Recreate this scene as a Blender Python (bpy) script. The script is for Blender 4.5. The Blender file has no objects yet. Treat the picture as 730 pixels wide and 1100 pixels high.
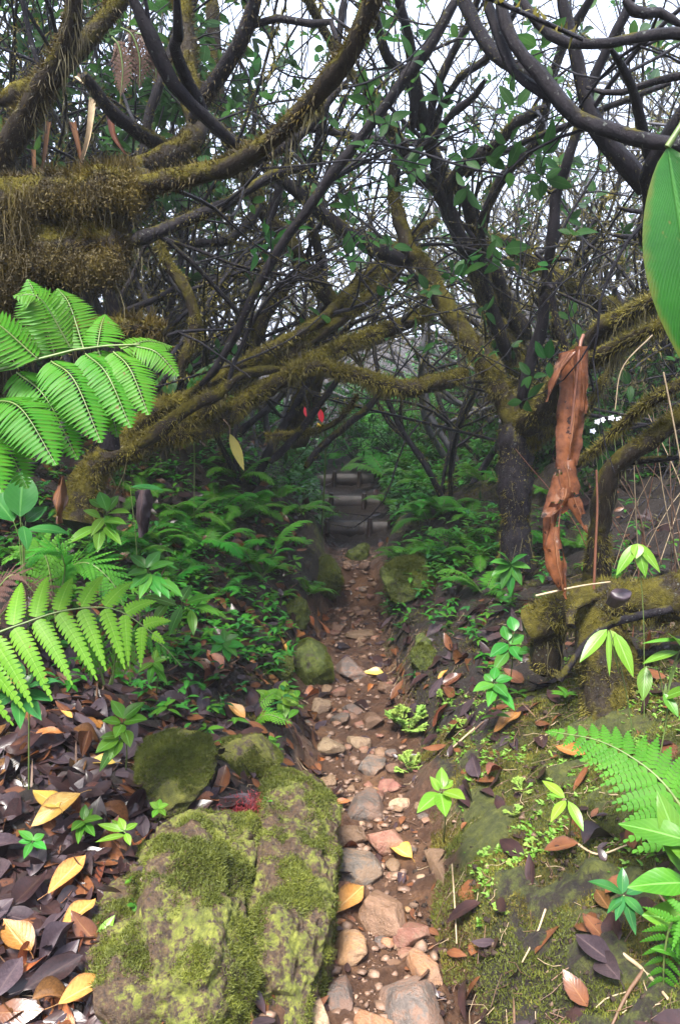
EXPOSURE = 3.65; HAZE = 0.003
import bpy, math, random
import numpy as np
from mathutils import Vector, Matrix, Quaternion
R = random.Random(7)
NR = np.random.default_rng(7)
S = bpy.context.scene
COL = S.collection
W, H = 730.0, 1100.0
PITCH = math.radians(-10); VF = math.radians(66); FPX = (H/2)/math.tan(VF/2)
CAM = np.array([0.0, 0.0, 1.5])
FWD = np.array([0, math.cos(PITCH), math.sin(PITCH)]); UP = np.array([0, -math.sin(PITCH), math.cos(PITCH)])

# ---------------------------------------------------------------- noise
def _hash(i, j, k):
    i = i.astype(np.int64); j = j.astype(np.int64); k = k.astype(np.int64)
    n = (i*374761393 + j*668265263 + k*2147483647 + 1274126177) & 0x7fffffff
    n = ((n ^ (n >> 13))*1274126177) & 0x7fffffff
    n = (n ^ (n >> 16)) & 0x7fffffff
    return n/1073741823.5 - 1.0
def noise3(x, y, z):
    x, y, z = np.broadcast_arrays(np.asarray(x, float), np.asarray(y, float), np.asarray(z, float))
    i, j, k = np.floor(x), np.floor(y), np.floor(z)
    a, b, c = x-i, y-j, z-k
    a = a*a*(3-2*a); b = b*b*(3-2*b); c = c*c*(3-2*c)
    r = 0
    for di in (0, 1):
        for dj in (0, 1):
            for dk in (0, 1):
                r = r + _hash(i+di, j+dj, k+dk)*(a if di else 1-a)*(b if dj else 1-b)*(c if dk else 1-c)
    return r
def fbm(x, y, z=0.0, o=4, g=.5):
    s = 0; a = 1
    for q in range(o):
        s = s + a*noise3(np.asarray(x)*2**q+q*17.3, np.asarray(y)*2**q+q*5.1, np.asarray(z)*2**q+q*9.7); a *= g
    return s

# ---------------------------------------------------------------- terrain
FY = ([-100, -2, 1, 3.4, 4.3, 4.78, 4.98, 5.86, 5.92, 6.40, 6.46, 6.94, 7.0, 9, 12, 16, 25, 100],
      [-.3, -.05, 0, 0, .03, .06, .27, .29, .39, .41, .50, .52, .61, .95, 1.3, 1.6, 1.8, 2.2])
def path_x(y): return np.interp(y, [1.6, 2.0, 2.46, 3.4, 4.1, 4.85, 5.8, 7, 9, 12], [.077, .08, .11, .04, .025, .10, .12, .06, -.3, -.9])
def path_w(y): return np.interp(y, [1.6, 2.0, 2.46, 3.4, 4.1, 4.85, 5.8, 7, 9], [.165, .157, .18, .22, .19, .13, .24, .25, .25])
def height(x, y):
    x = np.asarray(x, float); y = np.asarray(y, float)
    e = np.interp(y, [1, 3, 4, 4.6, 5.3, 6, 7], [.07, .07, .10, .24, .16, .08, .05])
    wob = .05*noise3(x*0+3, y*2.3, 1.0)+.025*noise3(x*0+8, y*6.1, 2.0)
    dx = x-path_x(y)+wob
    hw = path_w(y)
    d = np.abs(dx)-hw
    sl = np.interp(y, [1.5, 2.2, 3, 4, 5, 7, 10], [.22, .30, .5, .85, .9, .6, .35])
    sr = np.interp(y, [1.5, 2.2, 3, 4, 5, 7, 10], [.60, .62, .66, .62, .55, .45, .3])
    s = np.where(dx < 0, sl, sr); HH = np.where(dx < 0, 1.25, 1.05)
    dp = np.maximum(d, 0)
    k = np.clip(dp/.13, 0, 1); k = k*k*(3-2*k)
    bank = e*k + HH*(1-np.exp(-s*dp/HH))
    near = np.exp(-((y-3)/6)**2)
    n = .05*fbm(x*2.2, y*2.2, 3.3, 3)*np.clip(.35+dp*2, 0, 1) + .012*fbm(x*11, y*11, 7.7, 3)*(near+.2)
    far = .5*fbm(x*.12, y*.12, 11, 2)*np.clip((np.hypot(x, y)-12)/20, 0, 1)
    return np.interp(y, *FY) + bank - .03*np.clip(-d/hw, 0, 1) + n + far
def hz(x, y): return float(height(np.array([x]), np.array([y]))[0])
def gnormal(x, y, e=.03):
    h = height(np.array([x-e, x+e, x, x]), np.array([y, y, y-e, y+e]))
    n = np.array([-(h[1]-h[0])/(2*e), -(h[3]-h[2])/(2*e), 1]); return n/np.linalg.norm(n)

# ---------------------------------------------------------------- camera rays
def ray(px, py): 
    return FWD + np.array([1., 0, 0])*((px-W/2)/FPX) + UP*((H/2-py)/FPX)
def P(px, py, Y):
    d = ray(px, py); return CAM + d*(Y/d[1])
def depth_at(Y, py): return Y/ray(365, py)[1]
_T = np.concatenate([np.arange(.9, 4, .012), np.arange(4, 14, .04)])
def G(px, py):
    d = ray(px, py); q = CAM[None]+_T[:, None]*d[None]
    below = q[:, 2] < height(q[:, 0], q[:, 1])
    i = int(np.argmax(below)) if below.any() else len(_T)-1
    p = q[max(i, 0)].copy(); p[2] = hz(p[0], p[1]); return p
def Gt(px, py):
    p = G(px, py); return p, float(np.dot(p-CAM, FWD))
def nrm(v): 
    v = np.asarray(v, float); return v/(np.linalg.norm(v)+1e-9)
def rv(): return nrm(NR.normal(size=3))

# ---------------------------------------------------------------- objects
def thing(name, label, cat, loc=(0, 0, 0), group=None):
    o = bpy.data.objects.new(name, None); COL.objects.link(o); o.location = loc; o.empty_display_size = .05
    return tag(o, label, cat, group)
def tag(o, label, cat, group=None):
    o['label'] = label; o['category'] = cat
    if group: o['group'] = group
    return o
def world_origin(o):
    p = np.zeros(3)
    while o is not None: p = p+np.array(o.location); o = o.parent
    return p
class MB:
    def __init__(s): s.V = []; s.F = {3: [], 4: []}; s.U = []; s.n = 0; s.FM = {3: [], 4: []}
    def add(s, V, F, uv=None, m=0):
        V = np.asarray(V, float).reshape(-1, 3)
        if uv is None: uv = np.zeros((len(V), 2))
        s.V.append(V); s.U.append(np.asarray(uv, float).reshape(-1, 2))
        for f in (F if isinstance(F, (list, tuple)) and len(F) and isinstance(F[0], np.ndarray) else [np.asarray(F)]):
            if f.size:
                s.F[f.shape[1]].append(f+s.n); s.FM[f.shape[1]].append(np.full(len(f), m))
        s.n += len(V)
    def build(s, name, mat, parent=None, smooth=True, loc=None):
        if not s.V: return None
        V = np.concatenate(s.V); U = np.concatenate(s.U)
        o0 = world_origin(parent) if parent is not None else (np.asarray(loc, float) if loc is not None else np.zeros(3))
        V = V-o0
        me = bpy.data.meshes.new(name)
        f3 = np.concatenate(s.F[3]) if s.F[3] else np.zeros((0, 3), int)
        f4 = np.concatenate(s.F[4]) if s.F[4] else np.zeros((0, 4), int)
        mi = np.concatenate([np.concatenate(s.FM[k]) for k in (3, 4) if s.FM[k]])
        me.vertices.add(len(V)); me.vertices.foreach_set('co', V.astype(np.float32).ravel())
        nl = f3.size+f4.size
        me.loops.add(nl); me.loops.foreach_set('vertex_index', np.concatenate([f3.ravel(), f4.ravel()]).astype(np.int32))
        nf = len(f3)+len(f4); me.polygons.add(nf)
        st = np.concatenate([np.arange(len(f3))*3, len(f3)*3+np.arange(len(f4))*4]).astype(np.int32)
        me.polygons.foreach_set('loop_start', st)
        me.polygons.foreach_set('material_index', mi.astype(np.int32))
        if smooth: me.polygons.foreach_set('use_smooth', np.ones(nf, bool))
        a = me.attributes.new('luv', 'FLOAT_VECTOR', 'POINT')
        a.data.foreach_set('vector', np.concatenate([U, np.zeros((len(U), 1))], 1).astype(np.float32).ravel())
        me.update(calc_edges=True)
        for m in (mat if isinstance(mat, (list, tuple)) else [mat]): me.materials.append(m)
        o = bpy.data.objects.new(name, me); COL.objects.link(o)
        if parent is not None: o.parent = parent
        elif loc is not None: o.location = loc
        return o
def copy_tree(o, parent=None):
    c = o.copy(); COL.objects.link(c)
    if parent is not None: c.parent = parent
    for ch in list(o.children): copy_tree(ch, c)
    return c
def kill(o):
    for ch in list(o.children): kill(ch)
    bpy.data.objects.remove(o)

# ---------------------------------------------------------------- geometry
def smooth(pts, n):
    p = np.asarray(pts, float)
    if len(p) < 3: 
        t = np.linspace(0, 1, n)[:, None]; return p[0]*(1-t)+p[-1]*t
    q = np.vstack([2*p[0]-p[1], p, 2*p[-1]-p[-2]])
    L = np.concatenate([[0], np.cumsum(np.linalg.norm(np.diff(p, axis=0), axis=1))]); s = np.linspace(0, L[-1], n)
    out = []
    for x in s:
        i = min(max(int(np.searchsorted(L, x, side='right'))-1, 0), len(p)-2)
        t = (x-L[i])/(L[i+1]-L[i]+1e-9)
        a, b, c, d = q[i], q[i+1], q[i+2], q[i+3]
        out.append(.5*(2*b+(c-a)*t+(2*a-5*b+4*c-d)*t*t+(3*b-a-3*c+d)*t**3))
    return np.array(out)
def frames(p):
    t = np.gradient(p, axis=0); t /= (np.linalg.norm(t, axis=1)[:, None]+1e-9)
    a = np.array([0, 0, 1.]) if abs(t[0][2]) < .9 else np.array([1., 0, 0])
    u = nrm(np.cross(t[0], a)); U = [u]
    for i in range(1, len(p)):
        u = u-t[i]*np.dot(u, t[i]); u = nrm(u); U.append(u)
    U = np.array(U); return t, U, np.cross(t, U)
def tube(mb, p, r, sides=6, bump=0., m=0, fr=9., cap=True):
    p = np.asarray(p, float); n = len(p); r = np.broadcast_to(np.asarray(r, float), (n,))
    t, u, v = frames(p)
    a = np.linspace(0, 2*math.pi, sides, endpoint=False)
    dirs = u[:, None]*np.cos(a)[None, :, None]+v[:, None]*np.sin(a)[None, :, None]
    rr = np.repeat(r[:, None], sides, 1)
    if bump:
        q = p[:, None]+dirs*r[:, None, None]
        rr = rr*(1+bump*fbm(q[..., 0]*fr, q[..., 1]*fr, q[..., 2]*fr, 2))
    V = (p[:, None]+dirs*rr[..., None]).reshape(-1, 3)
    i = np.arange(n-1)[:, None]*sides; j = np.arange(sides)[None]; k = (j+1) % sides
    F = np.stack([i+j, i+k, i+sides+k, i+sides+j], -1).reshape(-1, 4)
    uv = np.stack([np.repeat(np.linspace(0, 1, n), sides), np.tile(a, n)], 1)
    mb.add(V, F, uv, m)
    if cap:
        for e, s in ((0, -1), (n-1, 1)):
            c = p[e]+t[e]*s*r[e]*.5
            V2 = np.vstack([V[e*sides:(e+1)*sides], c]); b = np.arange(sides)
            f = np.stack([b, (b+1) % sides, np.full(sides, sides)], 1)
            mb.add(V2, f if s > 0 else f[:, ::-1], None, m)
def basis(d, n):
    d = nrm(d); y = nrm(np.cross(n, d)); z = np.cross(d, y); return np.stack([d, y, z])
def leaf_geo(L, Wd, fold=.25, droop=.2, n=7, shape=1.0, tip=1.3, wave=0., twist=0., curl=0.):
    """blade along +X, normal +Z; 5 points across"""
    s = np.linspace(0, 1, n)
    w = Wd*.5*np.sin(math.pi*np.clip(s, 0, 1)**shape)**.8*(1-.25*s**3)
    w = np.maximum(w, Wd*.012); w[-1] = Wd*.004
    ac = np.array([-1, -.5, 0, .5, 1.])
    X = np.repeat(s[:, None]*L, 5, 1)
    Y = w[:, None]*ac[None]
    Z = fold*np.abs(Y)-droop*L*(s[:, None]**2)+curl*Y*Y/(Wd+1e-9)*4
    Z = Z+wave*Wd*np.sin(s[:, None]*9+ac[None]*2)*np.abs(ac)[None]
    if twist:
        an = twist*s[:, None]; Y, Z = Y*np.cos(an)-(Z+droop*L*s[:, None]**2)*np.sin(an), Z+Y*np.sin(an)
    V = np.stack([X, Y, Z], -1).reshape(-1, 3)
    uv = np.stack([np.repeat(s[:, None], 5, 1), np.repeat(ac[None], n, 0)], -1).reshape(-1, 2)
    i = np.arange(n-1)[:, None]*5; j = np.arange(4)[None]
    F = np.stack([i+j, i+j+1, i+j+6, i+j+5], -1).reshape(-1, 4)
    return V, F, uv
QL = ((0, .05), (.14, .6), (.36, 1), (.62, .93), (.84, .5), (1, .03))
def quick_leaf(L, Wd, fold=.3, droop=.25):
    """small cheap leaf: 8 points"""
    V = []
    for s, w in QL:
        for a in (-1, 0, 1):
            V.append((s*L, a*w*Wd/2, fold*abs(a)*w*Wd/2-droop*L*s*s))
    F = []
    for i in range(len(QL)-1):
        for j in range(2): b = i*3+j; F.append((b, b+1, b+4, b+3))
    uv = [(s, a) for s, w in QL for a in (-1, 0, 1)]
    return np.array(V), np.array(F), np.array(uv)
def put(mb, geo, o, d, n, sc=1., m=0):
    V, F, uv = geo; mb.add(V*sc @ basis(d, n)+np.asarray(o), F, uv, m)
def blades(mb, pts, dirs, lens, wid):
    """many small one-triangle moss blades, vectorised"""
    n = len(pts)
    if not n: return
    rnd = NR.normal(size=(n, 3)); side = np.cross(dirs, rnd); side /= np.linalg.norm(side, axis=1)[:, None]+1e-9
    w = (wid*np.ones(n))[:, None]
    V = np.stack([pts-side*w, pts+side*w, pts+dirs*lens[:, None]], 1).reshape(-1, 3)
    F = np.arange(n*3).reshape(-1, 3)
    uv = np.tile(np.array([[0, -1], [0, 1], [1, 0]]), (n, 1)); mb.add(V, F, uv)
def strands(mb, pts, lens, wid, seg=4, sway=.25):
    n = len(pts)
    if not n: return
    a = NR.uniform(0, 6.28, n); side = np.stack([np.cos(a), np.sin(a), 0*a], 1)
    q = pts.copy(); rows = []
    dr = NR.normal(size=(n, 3))*sway; dr[:, 2] = -1
    for k in range(seg+1):
        w = wid*(1-k/(seg+.3))
        rows += [q-side*w, q+side*w]
        q = q+dr/np.linalg.norm(dr, axis=1)[:, None]*(lens/seg)[:, None]
        dr = dr*.7+NR.normal(size=(n, 3))*sway*.7; dr[:, 2] = -1
    V = np.stack(rows, 1).reshape(-1, 3); k = 2*(seg+1)
    b = (np.arange(n)*k)[:, None]; F = np.concatenate([b+np.array([[2*i, 2*i+1, 2*i+3, 2*i+2]]) for i in range(seg)])
    mb.add(V, F, np.tile(np.array([[i/seg, x] for i in range(seg+1) for x in (-1, 1)]), (n, 1)))
_ico = {}
def ico(sub):
    if sub not in _ico:
        import bmesh
        bm = bmesh.new(); bmesh.ops.create_icosphere(bm, subdivisions=sub, radius=1)
        _ico[sub] = (np.array([v.co for v in bm.verts]), np.array([[v.index for v in f.verts] for f in bm.faces])); bm.free()
    return _ico[sub]
def rock_geo(sub, sc, seed, rough=.35, flat=.0, boxy=.6):
    V, F = ico(sub)
    q = V/np.max(np.abs(V), axis=1)[:, None]
    D = V*(1-boxy)+q*boxy*.8
    s = seed*13.7
    D = D*(1+rough*.6*noise3(V[:, 0]*1.1+s, V[:, 1]*1.1, V[:, 2]*1.1)+rough*.35*noise3(V[:, 0]*2.7+s, V[:, 1]*2.7, V[:, 2]*2.7)+rough*.2*fbm(V[:, 0]*6+s, V[:, 1]*6, V[:, 2]*6, 3))[:, None]
    # a few planar facets, as a broken stone has
    rs = np.random.default_rng(int(seed*1000)+5)
    for _ in range(10):
        n = nrm(rs.normal(size=3)); k = rs.uniform(.52, .84); dd = D@n
        D = D-np.where(dd > k, dd-k-(dd-k)*.12, 0)[:, None]*n
    return D*np.asarray(sc), F
# ---------------------------------------------------------------- materials
def nd(nt, t, **kw):
    n = nt.nodes.new(t)
    for k, v in kw.items():
        if k in n.inputs: n.inputs[k].default_value = v
        else: setattr(n, k, v)
    return n
def ramp(nt, cols, fac):
    r = nt.nodes.new('ShaderNodeValToRGB'); cr = r.color_ramp
    while len(cr.elements) > 1: cr.elements.remove(cr.elements[0])
    for i, (p, c) in enumerate(cols):
        e = cr.elements[0] if i == 0 else cr.elements.new(p)
        e.position = p; e.color = (*c, 1)
    nt.links.new(fac, r.inputs[0]); return r.outputs[0]
def mixc(nt, fac, a, b, mode='MIX'):
    m = nt.nodes.new('ShaderNodeMix'); m.data_type = 'RGBA'; m.blend_type = mode
    for s, v in ((m.inputs[0], fac), (m.inputs[6], a), (m.inputs[7], b)):
        if isinstance(v, bpy.types.NodeSocket): nt.links.new(v, s)
        else: s.default_value = v if not isinstance(v, tuple) or len(v) == 4 else (*v, 1)
    return m.outputs[2]
def math_(nt, op, a, b=None, c=None, clamp=False):
    m = nt.nodes.new('ShaderNodeMath'); m.operation = op; m.use_clamp = clamp
    for s, v in zip(m.inputs, (a, b, c)):
        if v is None: continue
        if isinstance(v, bpy.types.NodeSocket): nt.links.new(v, s)
        else: s.default_value = v
    return m.outputs[0]
def noise(nt, co, scale, detail=4, rough=.55, dist=0.):
    n = nd(nt, 'ShaderNodeTexNoise', Scale=scale, Detail=detail, Roughness=rough, Distortion=dist)
    if co is not None: nt.links.new(co, n.inputs['Vector'])
    return n.outputs['Fac']
def smoothstep(nt, v, a, b):
    m = nt.nodes.new('ShaderNodeMapRange'); m.interpolation_type = 'SMOOTHSTEP'
    nt.links.new(v, m.inputs[0]); m.inputs[1].default_value = a; m.inputs[2].default_value = b
    return m.outputs[0]
def base(name):
    m = bpy.data.materials.new(name); m.use_nodes = True; nt = m.node_tree
    b = nt.nodes['Principled BSDF']; out = nt.nodes['Material Output']
    tc = nt.nodes.new('ShaderNodeTexCoord'); return m, nt, b, out, tc.outputs['Object']
def bump(nt, b, h, strength, dist=.01):
    n = nt.nodes.new('ShaderNodeBump'); n.inputs['Strength'].default_value = strength; n.inputs['Distance'].default_value = dist
    nt.links.new(h, n.inputs['Height']); nt.links.new(n.outputs[0], b.inputs['Normal']); return n.outputs[0]
def vary(nt, col, hv=.02, vv=.35):
    oi = nt.nodes.new('ShaderNodeObjectInfo'); hs = nt.nodes.new('ShaderNodeHueSaturation')
    nt.links.new(col, hs.inputs['Color'])
    nt.links.new(math_(nt, 'MULTIPLY_ADD', oi.outputs['Random'], hv*2, .5-hv), hs.inputs['Hue'])
    r2 = math_(nt, 'FRACT', math_(nt, 'MULTIPLY', oi.outputs['Random'], 17.31))
    nt.links.new(math_(nt, 'MULTIPLY_ADD', r2, vv*2, 1-vv), hs.inputs['Value']); return hs.outputs[0]
def mat_noise(name, cols, scale=8, rough=.5, bs=60, bst=.4, bd=.004, hv=0, vv=0, spec=.5, detail=6, rvar=.15):
    m, nt, b, out, co = base(name)
    f = noise(nt, co, scale, detail, .62)
    c = ramp(nt, cols, f)
    if hv or vv: c = vary(nt, c, hv, vv)
    nt.links.new(c, b.inputs['Base Color'])
    g = noise(nt, co, bs, 5, .65)
    nt.links.new(math_(nt, 'MULTIPLY_ADD', noise(nt, co, scale*2.3, 3), rvar*2, rough-rvar), b.inputs['Roughness'])
    b.inputs['Specular IOR Level'].default_value = spec
    bump(nt, b, g, bst, bd); return m
def mat_stone(name, cols, scale=9, film=(.17, .10, .065)):
    m, nt, b, out, co = base(name)
    c = ramp(nt, cols, noise(nt, co, scale*1.6, 7, .7))
    n2 = noise(nt, co, 15, 6, .7); n3 = noise(nt, co, 85, 5, .75)
    k = smoothstep(nt, math_(nt, 'ADD', n2, math_(nt, 'MULTIPLY', math_(nt, 'SUBTRACT', n3, .5), .5)), .44, .58)
    c = mixc(nt, math_(nt, 'MULTIPLY', k, .8), c, (*film, 1)); c = mixc(nt, math_(nt, 'MULTIPLY', smoothstep(nt, n3, .55, .68), .4), c, (.05, .032, .024, 1))
    nt.links.new(vary(nt, c, .012, .3), b.inputs['Base Color'])
    nt.links.new(math_(nt, 'MULTIPLY_ADD', k, .22, .34), b.inputs['Roughness']); b.inputs['Specular IOR Level'].default_value = .4
    bump(nt, b, math_(nt, 'ADD', n3, n2), .8, .012); return m
def mat_leaf(name, c1, c2, rib, rough=.32, trans=.35, hv=.015, vv=.25, spots=None, veins=9., nscale=14, vb=.14, spec=.25, spot_scale=55, spot_at=.64, va=.10):
    m, nt, b, out, co = base(name)
    at = nd(nt, 'ShaderNodeAttribute', attribute_name='luv')
    sp = nt.nodes.new('ShaderNodeSeparateXYZ'); nt.links.new(at.outputs['Vector'], sp.inputs[0])
    u, v = sp.outputs[0], sp.outputs[1]
    av = math_(nt, 'ABSOLUTE', v)
    c = ramp(nt, [(.3, c1), (.7, c2)], noise(nt, co, nscale, 5, .6))
    if spots is not None:
        c = mixc(nt, smoothstep(nt, noise(nt, co, spot_scale, 3, .6), spot_at, spot_at+.05), c, spots)
        c = mixc(nt, math_(nt, 'MULTIPLY', smoothstep(nt, math_(nt, 'ADD', av, math_(nt, 'MULTIPLY', noise(nt, co, 30, 3), .5)), 1.0, 1.3), .7), c, spots)
    c = vary(nt, c, hv, vv)
    ribm = math_(nt, 'SUBTRACT', 1.0, smoothstep(nt, av, .03, .10))
    vein = nd(nt, 'ShaderNodeTexWave'); vein.wave_type = 'BANDS'
    cb = nt.nodes.new('ShaderNodeCombineXYZ')
    nt.links.new(math_(nt, 'SUBTRACT', u, math_(nt, 'ADD', math_(nt, 'MULTIPLY', av, .30), math_(nt, 'MULTIPLY', noise(nt, co, 12, 2), .05))), cb.inputs[0])
    nt.links.new(cb.outputs[0], vein.inputs['Vector']); vein.inputs['Scale'].default_value = veins/3.14
    vm = math_(nt, 'POWER', vein.outputs['Fac'], 3.0)
    c = mixc(nt, math_(nt, 'MAXIMUM', math_(nt, 'MULTIPLY', ribm, .75), math_(nt, 'MULTIPLY', vm, va)), c, rib)
    nt.links.new(c, b.inputs['Base Color'])
    b.inputs['Roughness'].default_value = rough; b.inputs['Specular IOR Level'].default_value = spec
    hgt = math_(nt, 'SUBTRACT', math_(nt, 'MULTIPLY', noise(nt, co, 90, 3), .5), math_(nt, 'ADD', math_(nt, 'MULTIPLY', vm, .22), math_(nt, 'MULTIPLY', ribm, 1.2)))
    nb = bump(nt, b, hgt, vb, .003)
    if trans:
        tr = nt.nodes.new('ShaderNodeBsdfTranslucent'); nt.links.new(nb, tr.inputs['Normal'])
        hs = nt.nodes.new('ShaderNodeHueSaturation'); hs.inputs['Value'].default_value = 1.5; hs.inputs['Hue'].default_value = .49
        nt.links.new(c, hs.inputs['Color']); nt.links.new(hs.outputs[0], tr.inputs['Color'])
        mx = nt.nodes.new('ShaderNodeMixShader'); mx.inputs[0].default_value = trans
        nt.links.new(b.outputs[0], mx.inputs[1]); nt.links.new(tr.outputs[0], mx.inputs[2]); nt.links.new(mx.outputs[0], out.inputs[0])
    return m
def mat_bark(name, dark, mid, moss1, moss2, amount=.5, rough=.55, lichen=(.30, .33, .29)):
    m, nt, b, out, co = base(name)
    mp = nd(nt, 'ShaderNodeMapping'); mp.inputs['Scale'].default_value = (1, 1, .45); nt.links.new(co, mp.inputs[0])
    n1 = noise(nt, mp.outputs[0], 34, 8, .76)
    c = ramp(nt, [(.3, dark), (.68, mid)], n1)
    lm = smoothstep(nt, noise(nt, co, 75, 3, .6), .64, .70)
    c = mixc(nt, math_(nt, 'MULTIPLY', lm, .28), c, lichen)
    ge = nt.nodes.new('ShaderNodeNewGeometry'); sp = nt.nodes.new('ShaderNodeSeparateXYZ'); nt.links.new(ge.outputs['Normal'], sp.inputs[0])
    mm = math_(nt, 'ADD', math_(nt, 'MULTIPLY', sp.outputs[2], .13), noise(nt, co, 7, 5, .65))
    mask = smoothstep(nt, mm, .72-amount*.42, .80-amount*.34)
    mc = ramp(nt, [(.3, moss1), (.7, moss2)], noise(nt, co, 40, 5, .7))
    c = mixc(nt, mask, c, mc)
    nt.links.new(c, b.inputs['Base Color'])
    nt.links.new(math_(nt, 'MULTIPLY_ADD', mask, .95-rough, rough, True), b.inputs['Roughness'])
    b.inputs['Specular IOR Level'].default_value = .09
    bump(nt, b, math_(nt, 'ADD', n1, math_(nt, 'MULTIPLY', noise(nt, co, 160, 3, .7), math_(nt, 'MULTIPLY_ADD', mask, .8, .25))), .8, .012); return m
def mat_moss(name, c1, c2, c3, trans=.3):
    m, nt, b, out, co = base(name)
    at = nd(nt, 'ShaderNodeAttribute', attribute_name='luv'); sp = nt.nodes.new('ShaderNodeSeparateXYZ'); nt.links.new(at.outputs['Vector'], sp.inputs[0])
    c = ramp(nt, [(.25, c1), (.5, c2), (.75, c3)], noise(nt, co, 9, 7, .75))
    nt.links.new(c, b.inputs['Base Color']); b.inputs['Roughness'].default_value = .6; b.inputs['Specular IOR Level'].default_value = .3
    tr = nt.nodes.new('ShaderNodeBsdfTranslucent'); nt.links.new(c, tr.inputs['Color'])
    mx = nt.nodes.new('ShaderNodeMixShader'); mx.inputs[0].default_value = trans
    nt.links.new(b.outputs[0], mx.inputs[1]); nt.links.new(tr.outputs[0], mx.inputs[2]); nt.links.new(mx.outputs[0], out.inputs[0]); return m

MT = {}
MT['bark'] = mat_bark('dark_wet_bark', (.004, .0035, .005), (.024, .020, .024), (.03, .026, .008), (.10, .088, .018), .30, .42)
MT['bark_moss'] = mat_bark('mossy_bark', (.009, .007, .006), (.035, .026, .018), (.026, .022, .006), (.10, .085, .016), .6, .5)
MT['bark_thin'] = mat_bark('thin_dark_bark', (.006, .0055, .008), (.026, .024, .03), (.04, .04, .012), (.08, .08, .02), .05, .36)
MT['bark_haze'] = mat_bark('haze_paled_mossy_bark', (.05, .05, .062), (.17, .17, .20), (.06, .058, .022), (.16, .15, .05), .3, .65)  # mist painted into the bark colour: paler than the near trees
MT['moss_old'] = mat_moss('ochre_moss', (.020, .016, .005), (.11, .092, .016), (.34, .30, .05))
MT['moss_dark'] = mat_moss('dark_ochre_moss', (.012, .008, .003), (.048, .034, .008), (.17, .125, .022))
MT['moss_green'] = mat_moss('green_moss', (.03, .04, .007), (.085, .10, .015), (.19, .21, .03))
MT['moss_hang'] = mat_moss('hanging_moss_fibre', (.03, .025, .012), (.08, .068, .03), (.15, .135, .07))
MT['canopy'] = mat_leaf('canopy_leaf', (.013, .052, .012), (.026, .085, .019), (.05, .10, .035), .48, .45, .02, .25, spec=.12)
MT['canopy_haze'] = mat_leaf('haze_paled_canopy_leaf', (.03, .065, .035), (.05, .10, .045), (.08, .13, .07), .45, .45, .02, .2)  # leaf green made paler in the colour, as if seen through mist
MT['fern_bright'] = mat_leaf('bright_fern', (.026, .14, .006), (.052, .185, .012), (.09, .19, .03), .45, .4, .01, .12, (.10, .07, .02), spec=.16, spot_scale=38, spot_at=.67)
MT['fern_lime'] = mat_leaf('lime_fern', (.07, .22, .012), (.11, .26, .02), (.16, .30, .05), .45, .4, .01, .12, (.16, .10, .03), spec=.16, spot_scale=34, spot_at=.68)
MT['fern_mid'] = mat_leaf('mid_fern', (.025, .14, .014), (.06, .23, .022), (.06, .15, .03), .5, .35, .02, .3, spec=.12)
MT['fern_cool'] = mat_leaf('cool_fern', (.03, .12, .010), (.065, .20, .018), (.06, .16, .02), .5, .35, .015, .2, spec=.12)
MT['fern_dead'] = mat_leaf('dead_fern', (.05, .025, .02), (.10, .055, .04), (.07, .04, .03), .6, .2, .02, .3)
MT['herb'] = mat_leaf('herb_leaf', (.04, .13, .010), (.08, .19, .017), (.14, .32, .07), .32, .3, .02, .25)
MT['herb_lime'] = mat_leaf('young_leaf', (.09, .21, .016), (.15, .28, .026), (.24, .42, .12), .3, .4, .015, .18)
MT['herb_dark'] = mat_leaf('glossy_leaf', (.016, .085, .02), (.03, .125, .03), (.07, .18, .05), .2, .25, .015, .2)
MT['herb_cool'] = mat_leaf('bluegreen_leaf', (.028, .14, .018), (.055, .20, .026), (.08, .24, .08), .3, .3, .02, .25)
MT['banana'] = mat_leaf('banana_leaf', (.008, .065, .007), (.020, .12, .011), (.06, .20, .035), .28, .35, 0, 0, (.12, .11, .02), 40., 7, .5, .45, va=.22, spot_scale=26, spot_at=.68)
MT['lichen'] = mat_leaf('clubmoss', (.16, .28, .045), (.26, .38, .08), (.26, .36, .10), .6, .3, .02, .2)
MT['yellowish'] = mat_leaf('yellowed_leaf', (.14, .14, .025), (.24, .20, .045), (.22, .2, .06), .35, .3, .02, .2)
d_sp = (.02, .012, .008)
MT['dl_dark'] = mat_leaf('dark_dead_leaf', (.010, .006, .007), (.036, .018, .017), (.04, .022, .018), .3, .05, .02, .4, None, 8., 22, .12, .4, va=.04)
MT['dl_mauve'] = mat_leaf('mauve_dead_leaf', (.026, .018, .023), (.056, .038, .043), (.08, .055, .055), .42, .05, .02, .35, None, 9., 18, .10, .25, va=.04)
MT['dl_brown'] = mat_leaf('brown_dead_leaf', (.055, .021, .010), (.14, .058, .024), (.17, .08, .035), .28, .08, .02, .3, (.03, .014, .01), 8., 16, .2, .4, va=.05)
MT['dl_rust'] = mat_leaf('rust_dead_leaf', (.22, .075, .022), (.36, .14, .04), (.40, .22, .09), .3, .12, .015, .2, (.07, .02, .01), 8., 14, .5, .5, 40)
MT['dl_ochre'] = mat_leaf('ochre_dead_leaf', (.34, .17, .035), (.52, .28, .07), (.58, .36, .14), .32, .15, .01, .12, (.12, .05, .015), 9., 12, .4, .5, 48, .68)
MT['dl_yellow'] = mat_leaf('yellow_dead_leaf', (.55, .35, .05), (.66, .46, .10), (.68, .5, .2), .32, .18, .01, .08, (.16, .07, .012), 9., 10, .35, .5, 60, .66)
MT['hangleaf'] = mat_leaf('hanging_dead_leaf', (.06, .018, .009), (.34, .12, .045), (.36, .16, .075), .2, .35, 0, 0, (.03, .012, .008), 60., 24, .9, .6, 30, .62)
MT['stem'] = mat_noise('green_stem', [(.3, (.05, .09, .02)), (.7, (.12, .16, .04))], 20, .5)
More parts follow.
